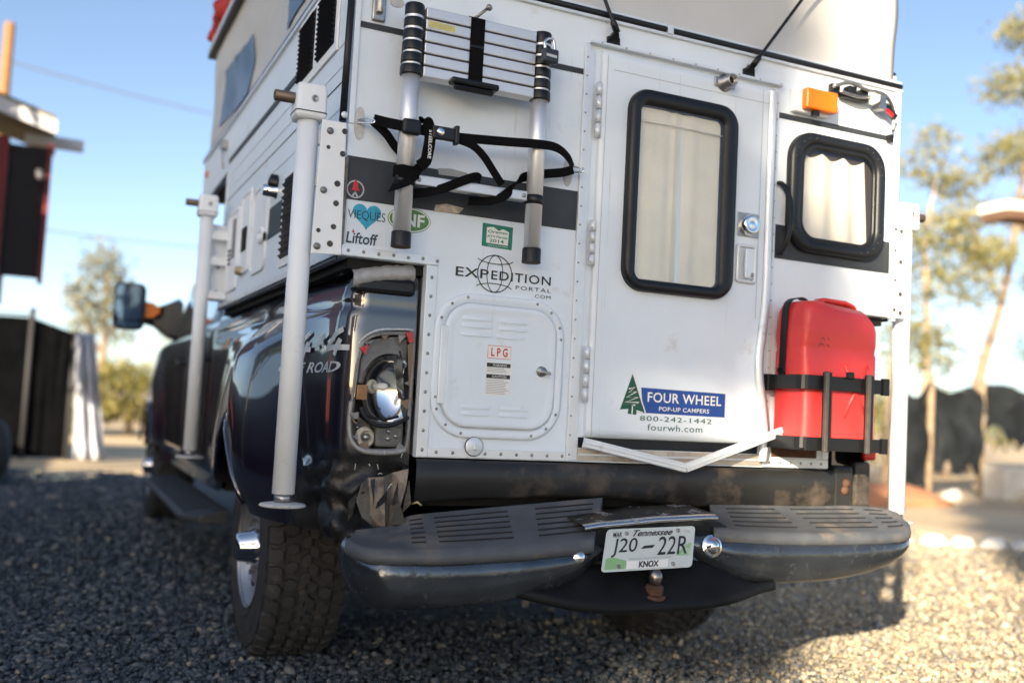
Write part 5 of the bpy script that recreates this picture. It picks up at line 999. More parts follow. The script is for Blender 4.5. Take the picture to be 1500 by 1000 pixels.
# ---- amber porch lamp, wiring and latch at the top right
al = MB().box(0.530, 0.690, -0.030, -0.0005, 2.098, 2.184).build('porch_lamp', white_rough, camper, 0.006); MB().box(0.556, 0.698, -0.062, -0.030, 2.106, 2.180).build('amber_lens', amber, al, 0.008, 3); MB().box(0.60, 0.625, -0.05, -0.03, 2.088, 2.105).build('lamp_switch', black_plastic, al, 0.002)
la = empty_l = None
lt = MB(); lt.box(0.700, 0.742, -0.022, -0.0005, 2.198, 2.232); lt.box(0.742, 0.870, -0.030, -0.008, 2.185, 2.212); lt.box(0.76, 0.80, -0.045, -0.012, 2.200, 2.228); lt.box(0.82, 0.86, -0.04, -0.012, 2.195, 2.226); latch = lt.build('roof_latch', black_plastic, camper, 0.005)
lt = MB(); lt.tube(catmull([(0.70, -0.03, 2.215), (0.76, -0.045, 2.235), (0.84, -0.05, 2.222), (0.93, -0.045, 2.222), (0.985, -0.035, 2.175), (0.995, -0.025, 2.10)], 5), 0.007, 8); lt.tube(catmull([(0.72, -0.04, 2.20), (0.80, -0.05, 2.19), (0.87, -0.04, 2.205)], 4), 0.006, 8); lt.box(0.905, 0.935, -0.05, -0.015, 2.165, 2.225); lt.build('latch_linkage', steel, latch)
MB().obox((0.968, -0.035, 2.168), (0.028, 0, -0.020), (0, 0.010, 0), (0.006, 0, 0.009)).build('latch_handle', black_plastic, latch, 0.003); MB().obox((0.955, -0.046, 2.158), (0.016, 0, -0.008), (0, 0.004, 0), (0.002, 0, 0.006)).build('red_tab', red_lens, latch)
MB().lathe([(0, .03), (.014, .028), (.018, 0)], (0.885, -0.03, 2.196), (0, -1, 0), 12).build('latch_wheel', P_white, latch); MB().box(0.985, 1.008, -0.020, -0.0005, 2.062, 2.092).build('latch_foot', black_plastic, latch, 0.004)
# upper-left draw latch
lt = MB(); lt.box(-1.005, -0.965, -0.012, -0.0005, 2.10, 2.235); lt.tube([(-0.985, -0.016, 2.12), (-0.985, -0.022, 2.20)], 0.012, 8); lt.build('draw_latch', steel, camper, 0.005)
# ---- gas struts from the header up over the tent
for i, (x, tx) in enumerate(((-0.201, -0.62), (0.342, 0.86))):
    st_ = MB().box(x-0.022, x+0.022, -0.012, -0.0005, 2.190, 2.214); st_.add([(x-0.028, -0.006, 2.190), (x+0.028, -0.006, 2.190), (x+0.006, -0.030, 2.226), (x-0.006, -0.030, 2.226), (x+0.006, -0.006, 2.230), (x-0.006, -0.006, 2.230)], [(0, 1, 2, 3), (3, 2, 4, 5), (0, 3, 5), (1, 4, 2)])
    so = st_.build('gas_strut', black_plastic, camper); a = V3(x, -0.030, 2.222); b_ = V3(tx, -0.075, 2.96); m_ = a.lerp(b_, 0.06)
    MB().tube([a, a.lerp(b_, .04), a.lerp(b_, .05), a.lerp(b_, .5)], [0.011, 0.011, 0.006, 0.006], 10).build('strut_rod', black_plastic, so); MB().tube([a.lerp(b_, .5), b_], 0.010, 10).build('strut_body', black_plastic, so)
# ---- propane hatch
lo_ = rrect(-0.757, -0.327, 0.908, 1.340, 0.115, 9); li_ = rrect(-0.728, -0.352, 0.936, 1.312, 0.085, 9)
lpg = MB(); lpg.loops([ringxz(lo_, -.0005), ringxz(lo_, -.006), ringxz(rrect(-0.750, -0.334, 0.915, 1.333, 0.11, 9), -.0085), ringxz(rrect(-0.738, -0.344, 0.928, 1.322, 0.10, 9), -.0085), ringxz(li_, -.003)], True, True)
gas = lpg.build('propane_hatch', white, camper); gas['label'] = 'rounded white hatch with red LPG label'
dd = MB(); d0 = rrect(-0.724, -0.356, 0.940, 1.308, 0.082, 9); dd.loops([ringxz(d0, -.002), ringxz(d0, -.012), ringxz(rrect(-0.718, -0.362, 0.946, 1.302, 0.076, 9), -.0150), ringxz(rrect(-0.708, -0.372, 0.956, 1.292, 0.068, 9), -.0150), ringxz(rrect(-0.700, -0.380, 0.964, 1.284, 0.062, 9), -.0125), ringxz(rrect(-0.690, -0.390, 0.974, 1.274, 0.055, 9), -.0125)], True, True, 0, False, True)
hdoor = dd.build('hatch_door', white, gas)
for (x, z) in [(-.625, 1.262), (-.505, 1.262), (-.625, 1.240), (-.505, 1.240), (-.63, 1.215), (-.51, 1.215), (-.615, 1.000), (-.49, 1.000), (-.615, .976+.004), (-.49, .976+.004)]:
    MB().loops([[(x-.048, -.0127, z), (x-.044, -.0157, z-.003), (x+.044, -.0157, z-.003), (x+.048, -.0127, z)], [(x-.048, -.0127, z+.009), (x-.046, -.0130, z+.009), (x+.046, -.0130, z+.009), (x+.048, -.0127, z+.009)]], False, True).build('louvre', white, hdoor)
MB().box(-0.739, -0.716, -0.0165, -0.006, 1.006, 1.236).build('hatch_hinge', trim, gas, 0.002)
lc = MB().lathe([(0, .014), (.014, .012), (.017, 0)], (-0.404, -0.0125, 1.120), (0, -1, 0), 18).build('hatch_latch', steel, gas); MB().obox((-0.398, -0.029, 1.118), (0.019, 0, -0.003), (0, 0.004, 0), (0, 0, 0.0045)).build('latch_lever', steel, lc, 0.002)
H2 = REAR(-0.0126)
lab = flat('warning_label', [(-.588, 1.148), (-.508, 1.148), (-.508, 1.190), (-.588, 1.190)], H2, P_white, hdoor, .0006); lab['label'] = 'white label with red letters LPG'
H3 = REAR(-0.0134); stroke('label_border', [[(-.586, 1.150), (-.510, 1.150), (-.510, 1.188), (-.586, 1.188), (-.586, 1.150)]], .0016, H3, P_red, lab, .0003); text('lettering', 'L P G', (-.575, -.521, 1.156, 1.182), H3, P_red, lab, bold=.02)
lab2 = flat('warning_label', [(-.590, 1.040), (-.506, 1.040), (-.506, 1.141), (-.590, 1.141)], H2, P_white, hdoor, .0006); lab2['label'] = 'white label with black warning and caution text'
for z, s_ in ((1.130, 'WARNING'), (1.096, 'CAUTION')):
    flat('label_bar', [(-.587, z-.006), (-.509, z-.006), (-.509, z+.006), (-.587, z+.006)], H3, P_black, lab2, .0003); text('lettering', s_, (-.568, -.522, z-.0035, z+.0035), REAR(-.0140), P_white, lab2)
stroke('small_print', [[(-.586, z), (-.512-.02*rng.random(), z)] for z in (1.120, 1.115, 1.110, 1.085, 1.080, 1.075, 1.070, 1.065, 1.060, 1.055, 1.050, 1.045)], .0017, H3, P_grey, lab2, .0003)
pt = MB().lathe([(.028, 0), (.028, .004), (.025, .006), (.004, .006), (0, .006)], (-0.612, -0.006, 0.884), (0, -1, 0), 28).build('round_port', trim, camper); MB().box(-0.618, -0.606, -0.020, -0.011, 0.874, 0.892).build('port_latch', trim, pt, 0.003); MB().lathe([(.0295, 0), (.0295, .003), (.0275, .0035)], (-0.612, -0.0058, 0.884), (0, -1, 0), 28).build('port_ring', dark, pt)
# ---- rivets and screws along the trim (too small to pick out singly)
sc = MB()
def scr(x, z, y=-0.005, r=0.0055): sc.lathe([(0, .0025), (r*0.7, .002), (r, 0)], (x, y, z), (0, -1, 0), 8)
for k in range(7): scr(-1.03+0.045*k, 1.425+0.002*math.sin(k*3))
for k in range(10): scr(-0.774, 0.87+0.056*k)
for k in range(9): scr(-0.73+0.052*k, 0.864)
for k in range(22): scr(-0.293, 0.87+0.06*k, -0.012, 0.0035)
for k in range(22): scr(0.471, 0.90+0.058*k, -0.008, 0.003)
for k in range(6): scr(0.49+0.046*k, 0.865)
for k in range(9): scr(-0.25+0.09*k, 2.182, -0.024, 0.003)
for k in range(14):
    P = rrect(-0.744, -0.339, 0.921, 1.328, 0.105, 9); x, z = P[int(k*len(P)/14)]; scr(x, z, -0.0085, 0.0048)
so = sc.build('trim_screws', screw_m, camper); so['kind'] = 'stuff'
# ---- stickers
def sticker(poly, mat, label, y=-0.0022, d=.0005):
    o = flat('sticker', poly, REAR(y), mat, camper, d); o['label'] = label; return o
R3 = REAR(-0.0031); R2_ = REAR(-0.0012)
s1 = sticker(oval(-1.020, 1.602, .0235, .0235), stripe, 'round sticker with red rocket'); ringflat('sticker_ring', -1.020, 1.602, .026, .026, .004, R3, M('ring_grey', (0.45, 0.47, 0.48), 0.5), s1)
flat('rocket', [(-1.020, 1.631), (-1.013, 1.618), (-1.012, 1.606), (-1.006, 1.598), (-1.014, 1.600), (-1.020, 1.596), (-1.026, 1.600), (-1.034, 1.598), (-1.028, 1.606), (-1.027, 1.618)], REAR(-.0038), P_red, s1); flat('smoke', [(-1.018, 1.594), (-1.010, 1.582), (-1.014, 1.579), (-1.020, 1.590), (-1.026, 1.579), (-1.030, 1.582), (-1.022, 1.594)], R3, M('ring_grey', (0.45, 0.47, 0.48)), s1)
hrt = [(-0.981+0.042*math.sin(t)**3*1.0, 1.532+0.0026*(13*math.cos(t)-5*math.cos(2*t)-2*math.cos(3*t)-math.cos(4*t))) for t in [2*math.pi*k/40 for k in range(40)]]
s2 = sticker(hrt, P_cyan, 'blue and yellow heart sticker', -.0006); text('lettering', 'VIEQUES', (-1.037, -0.926, 1.514, 1.544), R2_, P_black, s2, bold=-.006)
s3 = text('lettering', 'Liftoff', (-1.038, -0.944, 1.447, 1.480), REAR(-.0008), P_navy, camper, bold=.016, shear=.12); flat('red_rocket_dot', [(-1.018, 1.489), (-1.014, 1.478), (-1.022, 1.478)], REAR(-.001), P_red, s3)
s4 = sticker(oval(-0.853, 1.535, .066, .0375), P_leaf, 'green oval sticker', -.0006); ringflat('sticker_ring', -0.853, 1.535, .064, .0355, .0035, R2_, P_white, s4); text('lettering', 'UNF', (-0.905, -0.806, 1.516, 1.554), R2_, P_white, s4, bold=.03)
s5 = sticker([(-.620, 1.487), (-.520, 1.484), (-.519, 1.554), (-.620, 1.557)], P_teal, 'green Oregon permit sticker', -.0006)
flat('permit_field', [(-.606, 1.498), (-.534, 1.496), (-.532, 1.538), (-.552, 1.545), (-.566, 1.538), (-.584, 1.548), (-.606, 1.545)], R2_, P_white, s5, .0003); R4 = REAR(-.0018)
text('lettering', 'Oregon', (-.602, -.538, 1.526, 1.538), R4, P_teal, s5, bold=.02); text('lettering', 'ATV Permit', (-.604, -.536, 1.515, 1.5225), R4, P_teal, s5, bold=.02); text('lettering', '2014', (-.596, -.548, 1.501, 1.511), R4, P_teal, s5, bold=.02)
text('lettering', 'Operating and Riding', (-.600, -.535, 1.4885, 1.4935), R2_, P_white, s5)
R0 = REAR(-.0008)
ex = text('lettering', 'EXP', (-.699, -.592, 1.388, 1.416), R0, P_black, camper, bold=.012, spacing=1.1); ex['label'] = 'black expedition portal lettering with globe'; text('lettering', 'EDITION', (-.583, -.381, 1.388, 1.416), R0, P_black, camper, bold=.012, spacing=1.12)
text('lettering', 'PORTAL', (-.500, -.379, 1.366, 1.378), R0, P_black, camper, spacing=1.25); text('lettering', '.COM', (-.440, -.379, 1.346, 1.357), R0, P_black, camper, spacing=1.15)
gl = ringflat('globe_print', -.572, 1.406, .058, .058, .0032, R0, P_black, camper); arcs = []
for s_ in (-1, 1): arcs.append([(-.572+s_*.026*math.cos(R_(a)), 1.406+.056*math.sin(R_(a))) for a in range(-90, 91, 10)])
for zc, sg_ in ((1.444, 1), (1.368, -1)): arcs.append([(-.572+.060*math.sin(R_(a)), zc-sg_*.016*math.cos(R_(a))+sg_*.008) for a in range(-75, 76, 10)])
stroke('globe_lines', arcs, .0026, R0, P_black, gl)
# ---- corner jacks
def jack(name, x, y, ztop, zfoot, sx, front=False, bolts=True):
    e = MB()
    e.tube([(x, y, zfoot+0.035), (x, y, ztop)], 0.031, 24)
    j = e.build(name, white_rough, camper)
    MB().tube([(x, y, zfoot+0.012), (x, y, zfoot+0.034)], 0.024, 18).build('jack_ram', steel, j)
    MB().lathe([(0, 0), (.062, 0), (.065, .004), (.060, .008), (.03, .012), (0, .012)], (x, y, zfoot), (0, 0, 1), 28).build('jack_foot', M('jack_foot_steel', (0.55, 0.54, 0.51), 0.6, 0.1, 0.2, 20, dirt=((0.2, 0.16, 0.12), 0.3, 20, 0.9)), j)
    h = MB(); h.loops([[(x+a*s_, y+b*s_, z) for a, b in rrect(-.044, .044, -.042, .042, .012, 4)] for s_, z in ((0.86, ztop-0.012), (0.98, ztop-0.004), (1.02, ztop), (1.0, ztop+0.006), (0.96, ztop+0.075), (0.90, ztop+0.086), (0.6, ztop+0.090))], True, True, 0, True, True); hd_ = h.build('jack_head', white_rough, j)
    MB().loops([[(x+a, y+b, ztop+z) for a, b in rrect(-.0455, .0455, -.0435, .0435, .012, 4)] for z in (0.006, 0.009)], True).build('head_gasket', dark, hd_)
    MB().lathe([(.010, 0), (.010, .003), (.005, .003), (.005, .001), (0, .001)], (x+0.006, y-0.0405, ztop+0.045), (0, -1, 0), 16).build('head_bolt', steel, hd_)
    MB().lathe([(.016, 0), (.016, .058), (.012, .060), (.011, .05), (0, .05)], (x+sx*0.040, y+0.0, ztop+0.048), (sx, 0, 0), 18).build('crank_socket', M('brown_steel', (0.20, 0.155, 0.12), 0.5, 0.7, 0.2, 20), hd_)
    return j
jl = jack('corner_jack', -1.160, 0.030, 1.795, 0.700, -1); jr = jack('corner_jack', 1.128, 0.040, 1.765, 0.655, 1); jf = jack('corner_jack', -1.160, 2.06, 1.835, 0.700, -1)
def bracket(x0, x1, y, z0, z1, par, bolts):
    b_ = MB(); sk = 0.0
    b_.add([(x0-0.008, y-.006, z0), (x1+0.004, y-.006, z0+0.004), (x1-0.004, y-.006, z1), (x0, y-.006, z1), (x0-0.008, y, z0), (x1+0.004, y, z0+0.004), (x1-0.004, y, z1), (x0, y, z1)], [(0, 1, 2, 3), (7, 6, 5, 4), (0, 4, 5, 1), (1, 5, 6, 2), (2, 6, 7, 3), (3, 7, 4, 0)])
    o = b_.build('jack_bracket', white_rough, par, 0.002)
    for bx, bz, br_ in bolts:
        big = br_ > 0.010; br_ *= 0.85; bx -= 0.006 if bx < 0 else 0
        MB().lathe([(0, .007), (br_*.6, .0065), (br_*.95, .003), (br_, 0)] if big else [(br_*1.25, 0), (br_*1.2, .0015), (br_*.7, .002), (br_*.6, .0005), (0, .0005)], (bx, y-.006, bz), (0, -1, 0), 14).build('bracket_bolt', M('bolt_grey', (0.22, 0.22, 0.22), 0.5, 0.7) if big else M('bolt_hole_dark', (0.10, 0.095, 0.09), 0.6, 0.5, 0.4, 40), o)
    return o
bo = [(-1.100, 1.755, .012), (-1.058, 1.760, .008), (-1.102, 1.708, .0055), (-1.060, 1.695, .008), (-1.108, 1.585, .012), (-1.070, 1.608, .0085), (-1.070, 1.552, .008), (-1.073, 1.485, .0075), (-1.115, 1.470, .006), (-1.116, 1.425, .012), (-1.080, 1.436, .0085)]
bracket(-1.130, -1.056, -0.008, 1.404, 1.785, jl, bo); bracket(1.016, 1.085, -0.008, 1.408, 1.765, jr, [(1.034, 1.74, .007), (1.062, 1.735, .009), (1.034, 1.66, .006), (1.062, 1.62, .009), (1.036, 1.55, .006), (1.064, 1.50, .009), (1.036, 1.44, .007), (1.066, 1.43, .009)])
for (jx, jy, p_, sx) in ((-1.16, 0.03, jl, -1), (1.128, 0.04, jr, 1), (-1.16, 2.06, jf, -1)):
    for z in (1.46, 1.62, 1.74) if sx < 0 else (1.46, 1.70):
        MB().box(min(jx, sx*1.052), max(jx, sx*1.052), jy-0.012, jy+0.012, z-0.02, z+0.02).build('jack_arm', white_rough, p_, 0.004)
fb = MB().box(-1.126, -1.0515, 2.10, 2.16, 1.44, 1.80).build('jack_bracket', white_rough, jf, 0.004)
for z in (1.48, 1.60, 1.74): MB().lathe([(0, .007), (.010, .003), (.011, 0)], (-1.09, 2.099, z), (0, -1, 0), 10).build('bracket_bolt', screw_m, fb)
sl_ = MB().box(-1.056, -1.046, -0.012, -0.0015, 1.44, 1.69).build('sealant_bead', M('grimy_sealant', (0.16, 0.15, 0.14), 0.8, 0, 0.5, 50, 0.006, 60), camper, 0.003)
# folded canvas pocket on the right wall
MB().loops([[(1.055+a*s_, 0.16, z) for a, z in ((0, 2.15), (.05, 2.155), (.085, 2.20), (.095, 2.30), (.10, 2.33), (0, 2.27))] for s_ in (1.0,)]+[[(1.055+a*0.9, 0.26, z) for a, z in ((0, 2.15), (.05, 2.155), (.085, 2.20), (.095, 2.30), (.10, 2.33), (0, 2.27))]], True, False, 0, True, True).build('canvas_flap', tent_m, camper, 0.006)
# ---- can rack bolted to the wall
rk = MB()
def band(z0, z1, e):
    P = rrect(0.452, 0.812, -0.205, -0.008, 0.03, 5); q = [p for p in P]
    rk_ = MB(); rk_.loops([[(x, y, z0) for x, y in q], [(x, y, z1) for x, y in q]], True, False); o = rk_.build('rack_band', black_plastic, e); sm = o.modifiers.new('solid', 'SOLIDIFY'); sm.thickness = 0.004; sm.offset = 1; return o
tray = MB().box(0.452, 0.812, -0.205, -0.004, 0.918, 0.926).build('can_rack', black_plastic, camper, 0.003); tray['label'] = 'black steel rack holding the red can'
band(1.118, 1.164, tray); band(0.918, 0.962, tray)
for x in (0.546, 0.728):
    MB().box(x-0.017, x+0.017, -0.219, -0.2095, 0.916, 1.176).build('rack_bar', black_plastic, tray, 0.002); MB().box(x-0.020, x-0.006, -0.232, -0.2192, 0.914, 1.178).build('rack_channel', M('worn_rack_edge', (0.12, 0.115, 0.105), 0.4, 0.5, 0.2, 30), tray, 0.002)
MB().box(0.628, 0.655, -0.222, -0.2095, 1.160, 1.182).build('rack_tab', black_plastic, tray, 0.002); MB().box(0.795, 0.822, -0.214, -0.196, 1.112, 1.170).build('rack_tab', black_plastic, tray, 0.003); MB().box(0.795, 0.820, -0.214, -0.196, 0.914, 0.966).build('rack_tab', black_plastic, tray, 0.003); MB().box(0.436, 0.462, -0.05, -0.004, 1.110, 1.166).build('rack_tab', black_plastic, tray, 0.003)
rbar('scuffed_backing', 0.50, 0.70, 0.884, 0.916, 0.002, rust, tray, 0)
# ================================================================== THINGS ON THE CAMPER
# ---- jerry can
can = empty('jerry_can', (0.632, -0.105, 0.927), 'red plastic fuel can strapped in the black rack right of the door', 'fuel can')
def can_ring(x0, x1, y0, y1, r, z): return [(a, b, z(a) if callable(z) else z) for a, b in rrect(x0, x1, y0, y1, r, 6)]
def dent(p):
    x, y, z = p; d = 0.022*math.exp(-((x-0.545)/0.045)**2-((z-1.25)/0.09)**2)-0.010*math.exp(-((x-0.60)/0.03)**2-((z-1.27)/0.07)**2)
    if y < -0.15: y += d
    return (x, y+0.003*noise.noise((x*14, 0, z*9)), z)
cm = MB(); rings = []
topz = lambda x: 1.415-0.075*smooth01(0.70, 0.815, x)-0.004*smooth01(0.5, 0.47, x)
for k in range(34):
    q = k/33; z = 0.9285+0.395*q; ins = 0.0
    if q < 0.05: ins = 0.012*(1-q/0.05)
    if abs(q-0.83) < 0.03: ins = 0.004*(1-abs(q-0.83)/0.03)
    rings.append([dent((a, b, z)) for a, b in rrect(0.476+ins, 0.800-ins, -0.188+ins, -0.016-ins, 0.035, 6)])
for q, ins in ((0.0, 0.001), (0.35, 0.002), (0.65, 0.004), (0.85, 0.010), (0.96, 0.018), (1.0, 0.030)):
    rings.append([dent((a, b, 1.326+(topz(a)-1.326)*q)) for a, b in rrect(0.476+ins, 0.800-ins, -0.188+ins, -0.016-ins, 0.035, 6)])
cm.loops(rings, True, True, 0, True, False)
top = rings[-1]; inner = [(0.638+(a-0.638)*0.9, -0.102+(b+0.102)*0.75, z) for a, b, z in top]; well = [(0.638+(a-0.638)*0.86, -0.102+(b+0.102)*0.6, z-0.03*smooth01(0.58, 0.64, a)) for a, b, z in top]
cm.loops([top, inner, well], True, True, 0, False, True); cb = cm.build('can_body', red_can, can)
MB().loops([[(x, y, z) for y, z in ((-.135, zz), (-.125, zz+.010), (-.085, zz+.010), (-.075, zz), (-.085, zz-.008), (-.125, zz-.008))] for x, zz in ((0.585, 1.412), (0.60, 1.425), (0.70, 1.423), (0.738, 1.412), (0.748, 1.388))], True, True, 0, True, True).build('handle', red_can, can, 0.004)
MB().box(0.612, 0.728, -0.165, -0.045, 1.372, 1.384).build('handle_recess', red_can, can)
for a, b_ in (((0.645, 1.03), (0.745, 1.21)), ((0.645, 1.21), (0.745, 1.03))):
    MB().tube([(a[0], -0.184, a[1]), ((a[0]+b_[0])/2, -0.1855, (a[1]+b_[1])/2), (b_[0], -0.184, b_[1])], 0.0075, 8).build('pressed_rib', red_can, can)
stroke('scuff_marks', [[(0.535, 1.285), (0.545, 1.292), (0.552, 1.282)], [(0.562, 1.292), (0.570, 1.286)], [(0.528, 1.262), (0.532, 1.272), (0.548, 1.268)], [(0.560, 1.270), (0.572, 1.262)]], 0.003, REAR(-0.1895), P_black, can)
cs = MB().ribbon(catmull([(0.473, -0.075, 1.165), (0.471, -0.080, 1.28), (0.472, -0.085, 1.385), (0.486, -0.090, 1.418), (0.52, -0.095, 1.428), (0.545, -0.09, 1.424)], 5), (0, 1, 0), 0.030, 0.004).build('can_strap', black_rubber); tag(cs, 'black rubber strap over the left shoulder of the red can', 'strap')
bk = MB().tube(catmull([(0.470, -0.062, 1.168), (0.466, -0.062, 1.185), (0.466, -0.092, 1.185), (0.470, -0.092, 1.168)], 4), 0.003, 6).build('strap_loop', black_plastic, cs)
# ---- telescoping ladder
lad = empty('telescoping_ladder', (-0.694, -0.08, 1.443), 'collapsed aluminium telescoping ladder with black collars strapped to the rear wall', 'ladder')
for x in (-0.900, -0.490):
    rl = MB(); rl.tube([(x, -0.08, 1.47), (x, -0.08, 1.785), (x, -0.08, 1.787), (x, -0.08, 1.95)], [0.0255, 0.0255, 0.0262, 0.0262], 24); ro = rl.build('rail', alu, lad)
    MB().lathe([(.029, 0), (.0285, .006), (.0285, .040), (.027, .043), (.0255, .043)], (x, -0.08, 1.440), (0, 0, 1), 24).build('rail_foot', black_rubber, ro); MB().lathe([(0, 0), (.027, 0), (.029, .003)], (x, -0.08, 1.4385), (0, 0, 1), 24).build('foot_sole', M('worn_sole', (0.10, 0.075, 0.055), 0.9, 0, 0.3, 40), ro)
    for k in range(6):
        z = 1.933+0.0345*k; h_ = 0.0285 if k < 5 else 0.036
        MB().lathe([(.024, 0), (.0325-.0009*k, .001), (.033-.0009*k, .004), (.033-.0009*k, h_-.004), (.031-.0009*k, h_), (.022, h_)]+([(.012, h_+.004), (0, h_+.004)] if k == 5 else []), (x, -0.08, z), (0, 0, 1), 22).build('collar', black_plastic, ro)
        if k < 5: MB().lathe([(.0275, 0), (.0275, .008)], (x, -0.08, z+0.0275), (0, 0, 1), 20).build('collar_ring', alu, ro)
    MB().lathe([(.026, 0), (.0295, .002), (.0295, .026), (.026, .028)], (x, -0.08, 1.615), (0, 0, 1), 22).build('lower_collar', black_plastic, ro)
for k in range(6):
    z = 1.933+0.0345*k; MB().box(-0.870, -0.518, -0.100, -0.055, z, z+0.0305).build('rung', rung_alu, lad, 0.003)
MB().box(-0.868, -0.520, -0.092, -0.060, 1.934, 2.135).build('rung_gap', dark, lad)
MB().box(-0.874, -0.520, -0.095, -0.060, 1.621, 1.650).build('rung', rung_alu, lad, 0.003)
for x in (-0.862, -0.532): MB().lathe([(0, .003), (.006, .002), (.007, 0)], (x, -0.095, 1.636), (0, -1, 0), 12).build('rung_rivet', steel, lad)
MB().ribbon([(-0.711, -0.1025, 1.925), (-0.711, -0.1025, 2.02), (-0.711, -0.1025, 2.135), (-0.711, -0.08, 2.1445), (-0.711, -0.055, 2.1435)], (1, 0, 0), 0.044, 0.002).build('carry_band', webbing, lad)
MB().box(-0.732, -0.690, -0.106, -0.1035, 2.045, 2.052).build('band_seam', black_plastic, lad)
h_ = MB(); h_.box(-0.790, -0.640, -0.125, -0.085, 1.924, 1.944); h_.box(-0.780, -0.655, -0.122, -0.10, 1.908, 1.9235); h_.build('carry_handle', black_plastic, lad, 0.008)
yl = flat('rung_label', [(-0.862, 2.078), (-0.782, 2.078), (-0.782, 2.096), (-0.862, 2.098)], REAR(-0.1002), P_yellow, lad); stroke('label_print', [[(-0.858, z), (-0.79, z)] for z in (2.092, 2.087, 2.082)], .0014, REAR(-.1010), P_grey, yl, .0003)
# ---- padlock
pk = MB().box(-0.513, -0.462, -0.145, -0.120, 2.035, 2.078).build('padlock', M('dark_padlock', (0.03, 0.04, 0.055), 0.4, 0.3), None, 0.007, 3); tag(pk, 'small dark padlock with steel shackle on the ladder\'s right rail', 'padlock')
MB().tube(catmull([(-0.503, -0.132, 2.075), (-0.505, -0.130, 2.098), (-0.492, -0.126, 2.112), (-0.474, -0.126, 2.108), (-0.470, -0.130, 2.075)], 5), 0.0045, 8).build('shackle', chrome, pk); flat('padlock_plate', [(-0.505, 2.052), (-0.470, 2.050), (-0.470, 2.058), (-0.505, 2.060)], REAR(-.1452), P_silver, pk, .0004)
hk = MB().tube([(-0.700, -0.02, 2.158), (-0.662, -0.05, 2.195)], 0.005, 8); hk.lathe([(0, .018), (.009, .014), (.011, .006), (.006, 0)], (-0.664, -0.048, 2.192), (0.7, -0.5, 0.6), 10); hk.build('hook_pin', screw_m, camper)
for x, z in ((-1.02, 1.795), (-0.34, 1.755)):
    an = MB().prism(oval(x, z, .016, .048, 20), -0.004, -0.0005).build('strap_anchor', M('clear_sealant_patch', (0.52, 0.51, 0.50), 0.35, 0, 0.2, 40, 0.004, 60), camper); MB().tube(catmull([(x-0.006, -0.005, z+0.008), (x+0.010, -0.025, z+0.012), (x+0.030, -0.045, z+0.004), (x+0.028, -0.045, z-0.006), (x+0.006, -0.02, z-0.004), (x-0.006, -0.005, z+0.0)], 4), 0.0032, 6).build('anchor_ring', chrome, an)
for x, z in ((-0.80, 2.155), (-0.55, 2.16), (-0.93, 2.17)): MB().prism(oval(x, z, .022, .015, 14), -0.0025, -0.0005).build('sealant_patch', M('clear_sealant_patch', (0.52, 0.51, 0.50)), camper)
# ---- cam-buckle strap round the ladder
stp = empty('tie_down_strap', (-0.70, -0.10, 1.60), 'black webbing tie-down strap with steel buckle wrapped round the ladder', 'strap')
Z1 = (0, 0, 1); Wb = 0.030
def web(pts, wd=Z1, w_=Wb, nm='webbing'): return MB().ribbon(catmull(pts, 6), wd, w_, 0.0022).build(nm, webbing, stp)
web([(-0.992, -0.045, 1.800), (-0.965, -0.07, 1.790), (-0.930, -0.105, 1.778), (-0.900, -0.116, 1.774), (-0.850, -0.116, 1.772), (-0.790, -0.112, 1.770)])
web([(-0.992, -0.042, 1.795), (-0.955, -0.050, 1.765), (-0.925, -0.045, 1.735), (-0.885, -0.043, 1.700)], (0.5, 0, 0.8), 0.026)
web([(-0.770, -0.112, 1.770), (-0.700, -0.112, 1.775), (-0.600, -0.113, 1.783), (-0.500, -0.114, 1.792), (-0.430, -0.095, 1.796), (-0.375, -0.065, 1.782), (-0.348, -0.047, 1.758)], Z1, 0.027)
web([(-0.345, -0.046, 1.752), (-0.385, -0.050, 1.736), (-0.450, -0.046, 1.722), (-0.500, -0.044, 1.708), (-0.535, -0.060, 1.690), (-0.570, -0.100, 1.655), (-0.605, -0.104, 1.620), (-0.640, -0.085, 1.606), (-0.69, -0.05, 1.606)], (0.45, 0, 0.9), 0.028)
web([(-0.66, -0.060, 1.670), (-0.690, -0.098, 1.668), (-0.735, -0.104, 1.648), (-0.785, -0.102, 1.622), (-0.830, -0.085, 1.606), (-0.87, -0.060, 1.600)], (0.3, 0, 0.95), 0.027)
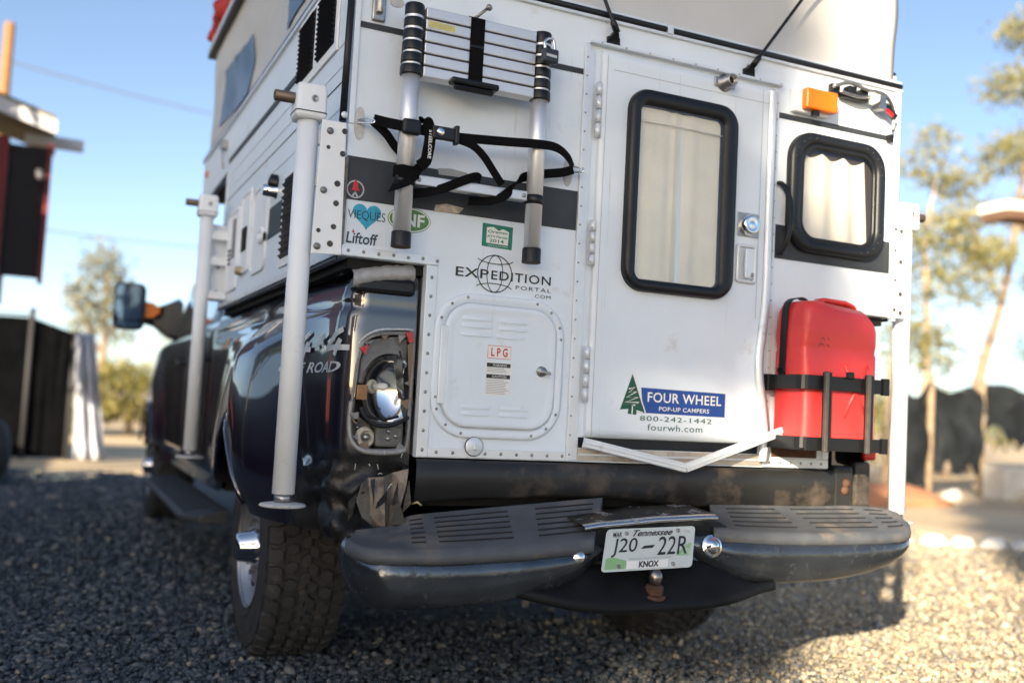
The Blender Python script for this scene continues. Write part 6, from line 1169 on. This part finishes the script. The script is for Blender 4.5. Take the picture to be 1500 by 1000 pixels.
web([(-0.760, -0.114, 1.764), (-0.715, -0.120, 1.752), (-0.680, -0.124, 1.725), (-0.645, -0.122, 1.685), (-0.615, -0.118, 1.652)], (0.75, 0, 0.65), 0.024, 'webbing_tail')
web([(-0.878, -0.112, 1.800), (-0.858, -0.121, 1.800), (-0.846, -0.121, 1.76), (-0.850, -0.121, 1.71), (-0.855, -0.119, 1.685), (-0.872, -0.116, 1.668)], (1, 0, 0.1), 0.034, 'webbing_tail')
web([(-0.865, -0.107, 1.672), (-0.885, -0.110, 1.645), (-0.915, -0.107, 1.618), (-0.930, -0.085, 1.610), (-0.932, -0.06, 1.612)], (0.45, 0, 0.9), 0.036)
web([(-0.932, -0.070, 1.655), (-0.918, -0.106, 1.652), (-0.895, -0.110, 1.650), (-0.868, -0.106, 1.652), (-0.860, -0.07, 1.655)], Z1, 0.034)
for s_, x0 in (('STEELCORE', -0.846),): text('lettering', s_, (0, 0.082, 0, 0.010), lambda u, v, d: (x0-0.004+v-0.0006*u*10, -0.1225-d, 1.775-u), P_white, stp, bold=.02)
bkl = MB(); bkl.box(-0.930, -0.876, -0.134, -0.112, 1.752, 1.796); bkl.build('strap_clamp', black_plastic, stp, 0.008, 3)
cbk = MB().box(-0.842, -0.764, -0.130, -0.1135, 1.752, 1.790).build('cam_buckle', M('black_buckle_steel', (0.02, 0.02, 0.022), 0.35, 0.5), stp, 0.004); MB().lathe([(0, .005), (.008, .005), (.011, .003), (.0125, 0)], (-0.818, -0.130, 1.773), (0, -1, 0), 20).build('buckle_button', chrome, cbk); MB().box(-0.775, -0.762, -0.136, -0.112, 1.744, 1.798).build('buckle_edge', M('black_buckle_steel', (0.02,)*3), cbk, 0.003)
# ---- red bundles on the roof
for k, (y, z, r, lb) in enumerate(((3.22, 3.10, .065, 'red bundle at the front edge of the camper roof'), (3.06, 3.125, .07, 'red bundle in the middle of the roof row'), (2.88, 3.13, .085, 'red bundle nearest the camera on the roof edge'))):
    rock('roof_bundle', (-1.02, y, z), (r, r*1.25, r), lb, red_fab, 40+k, 'red bundles on the camper roof', 'bundle')
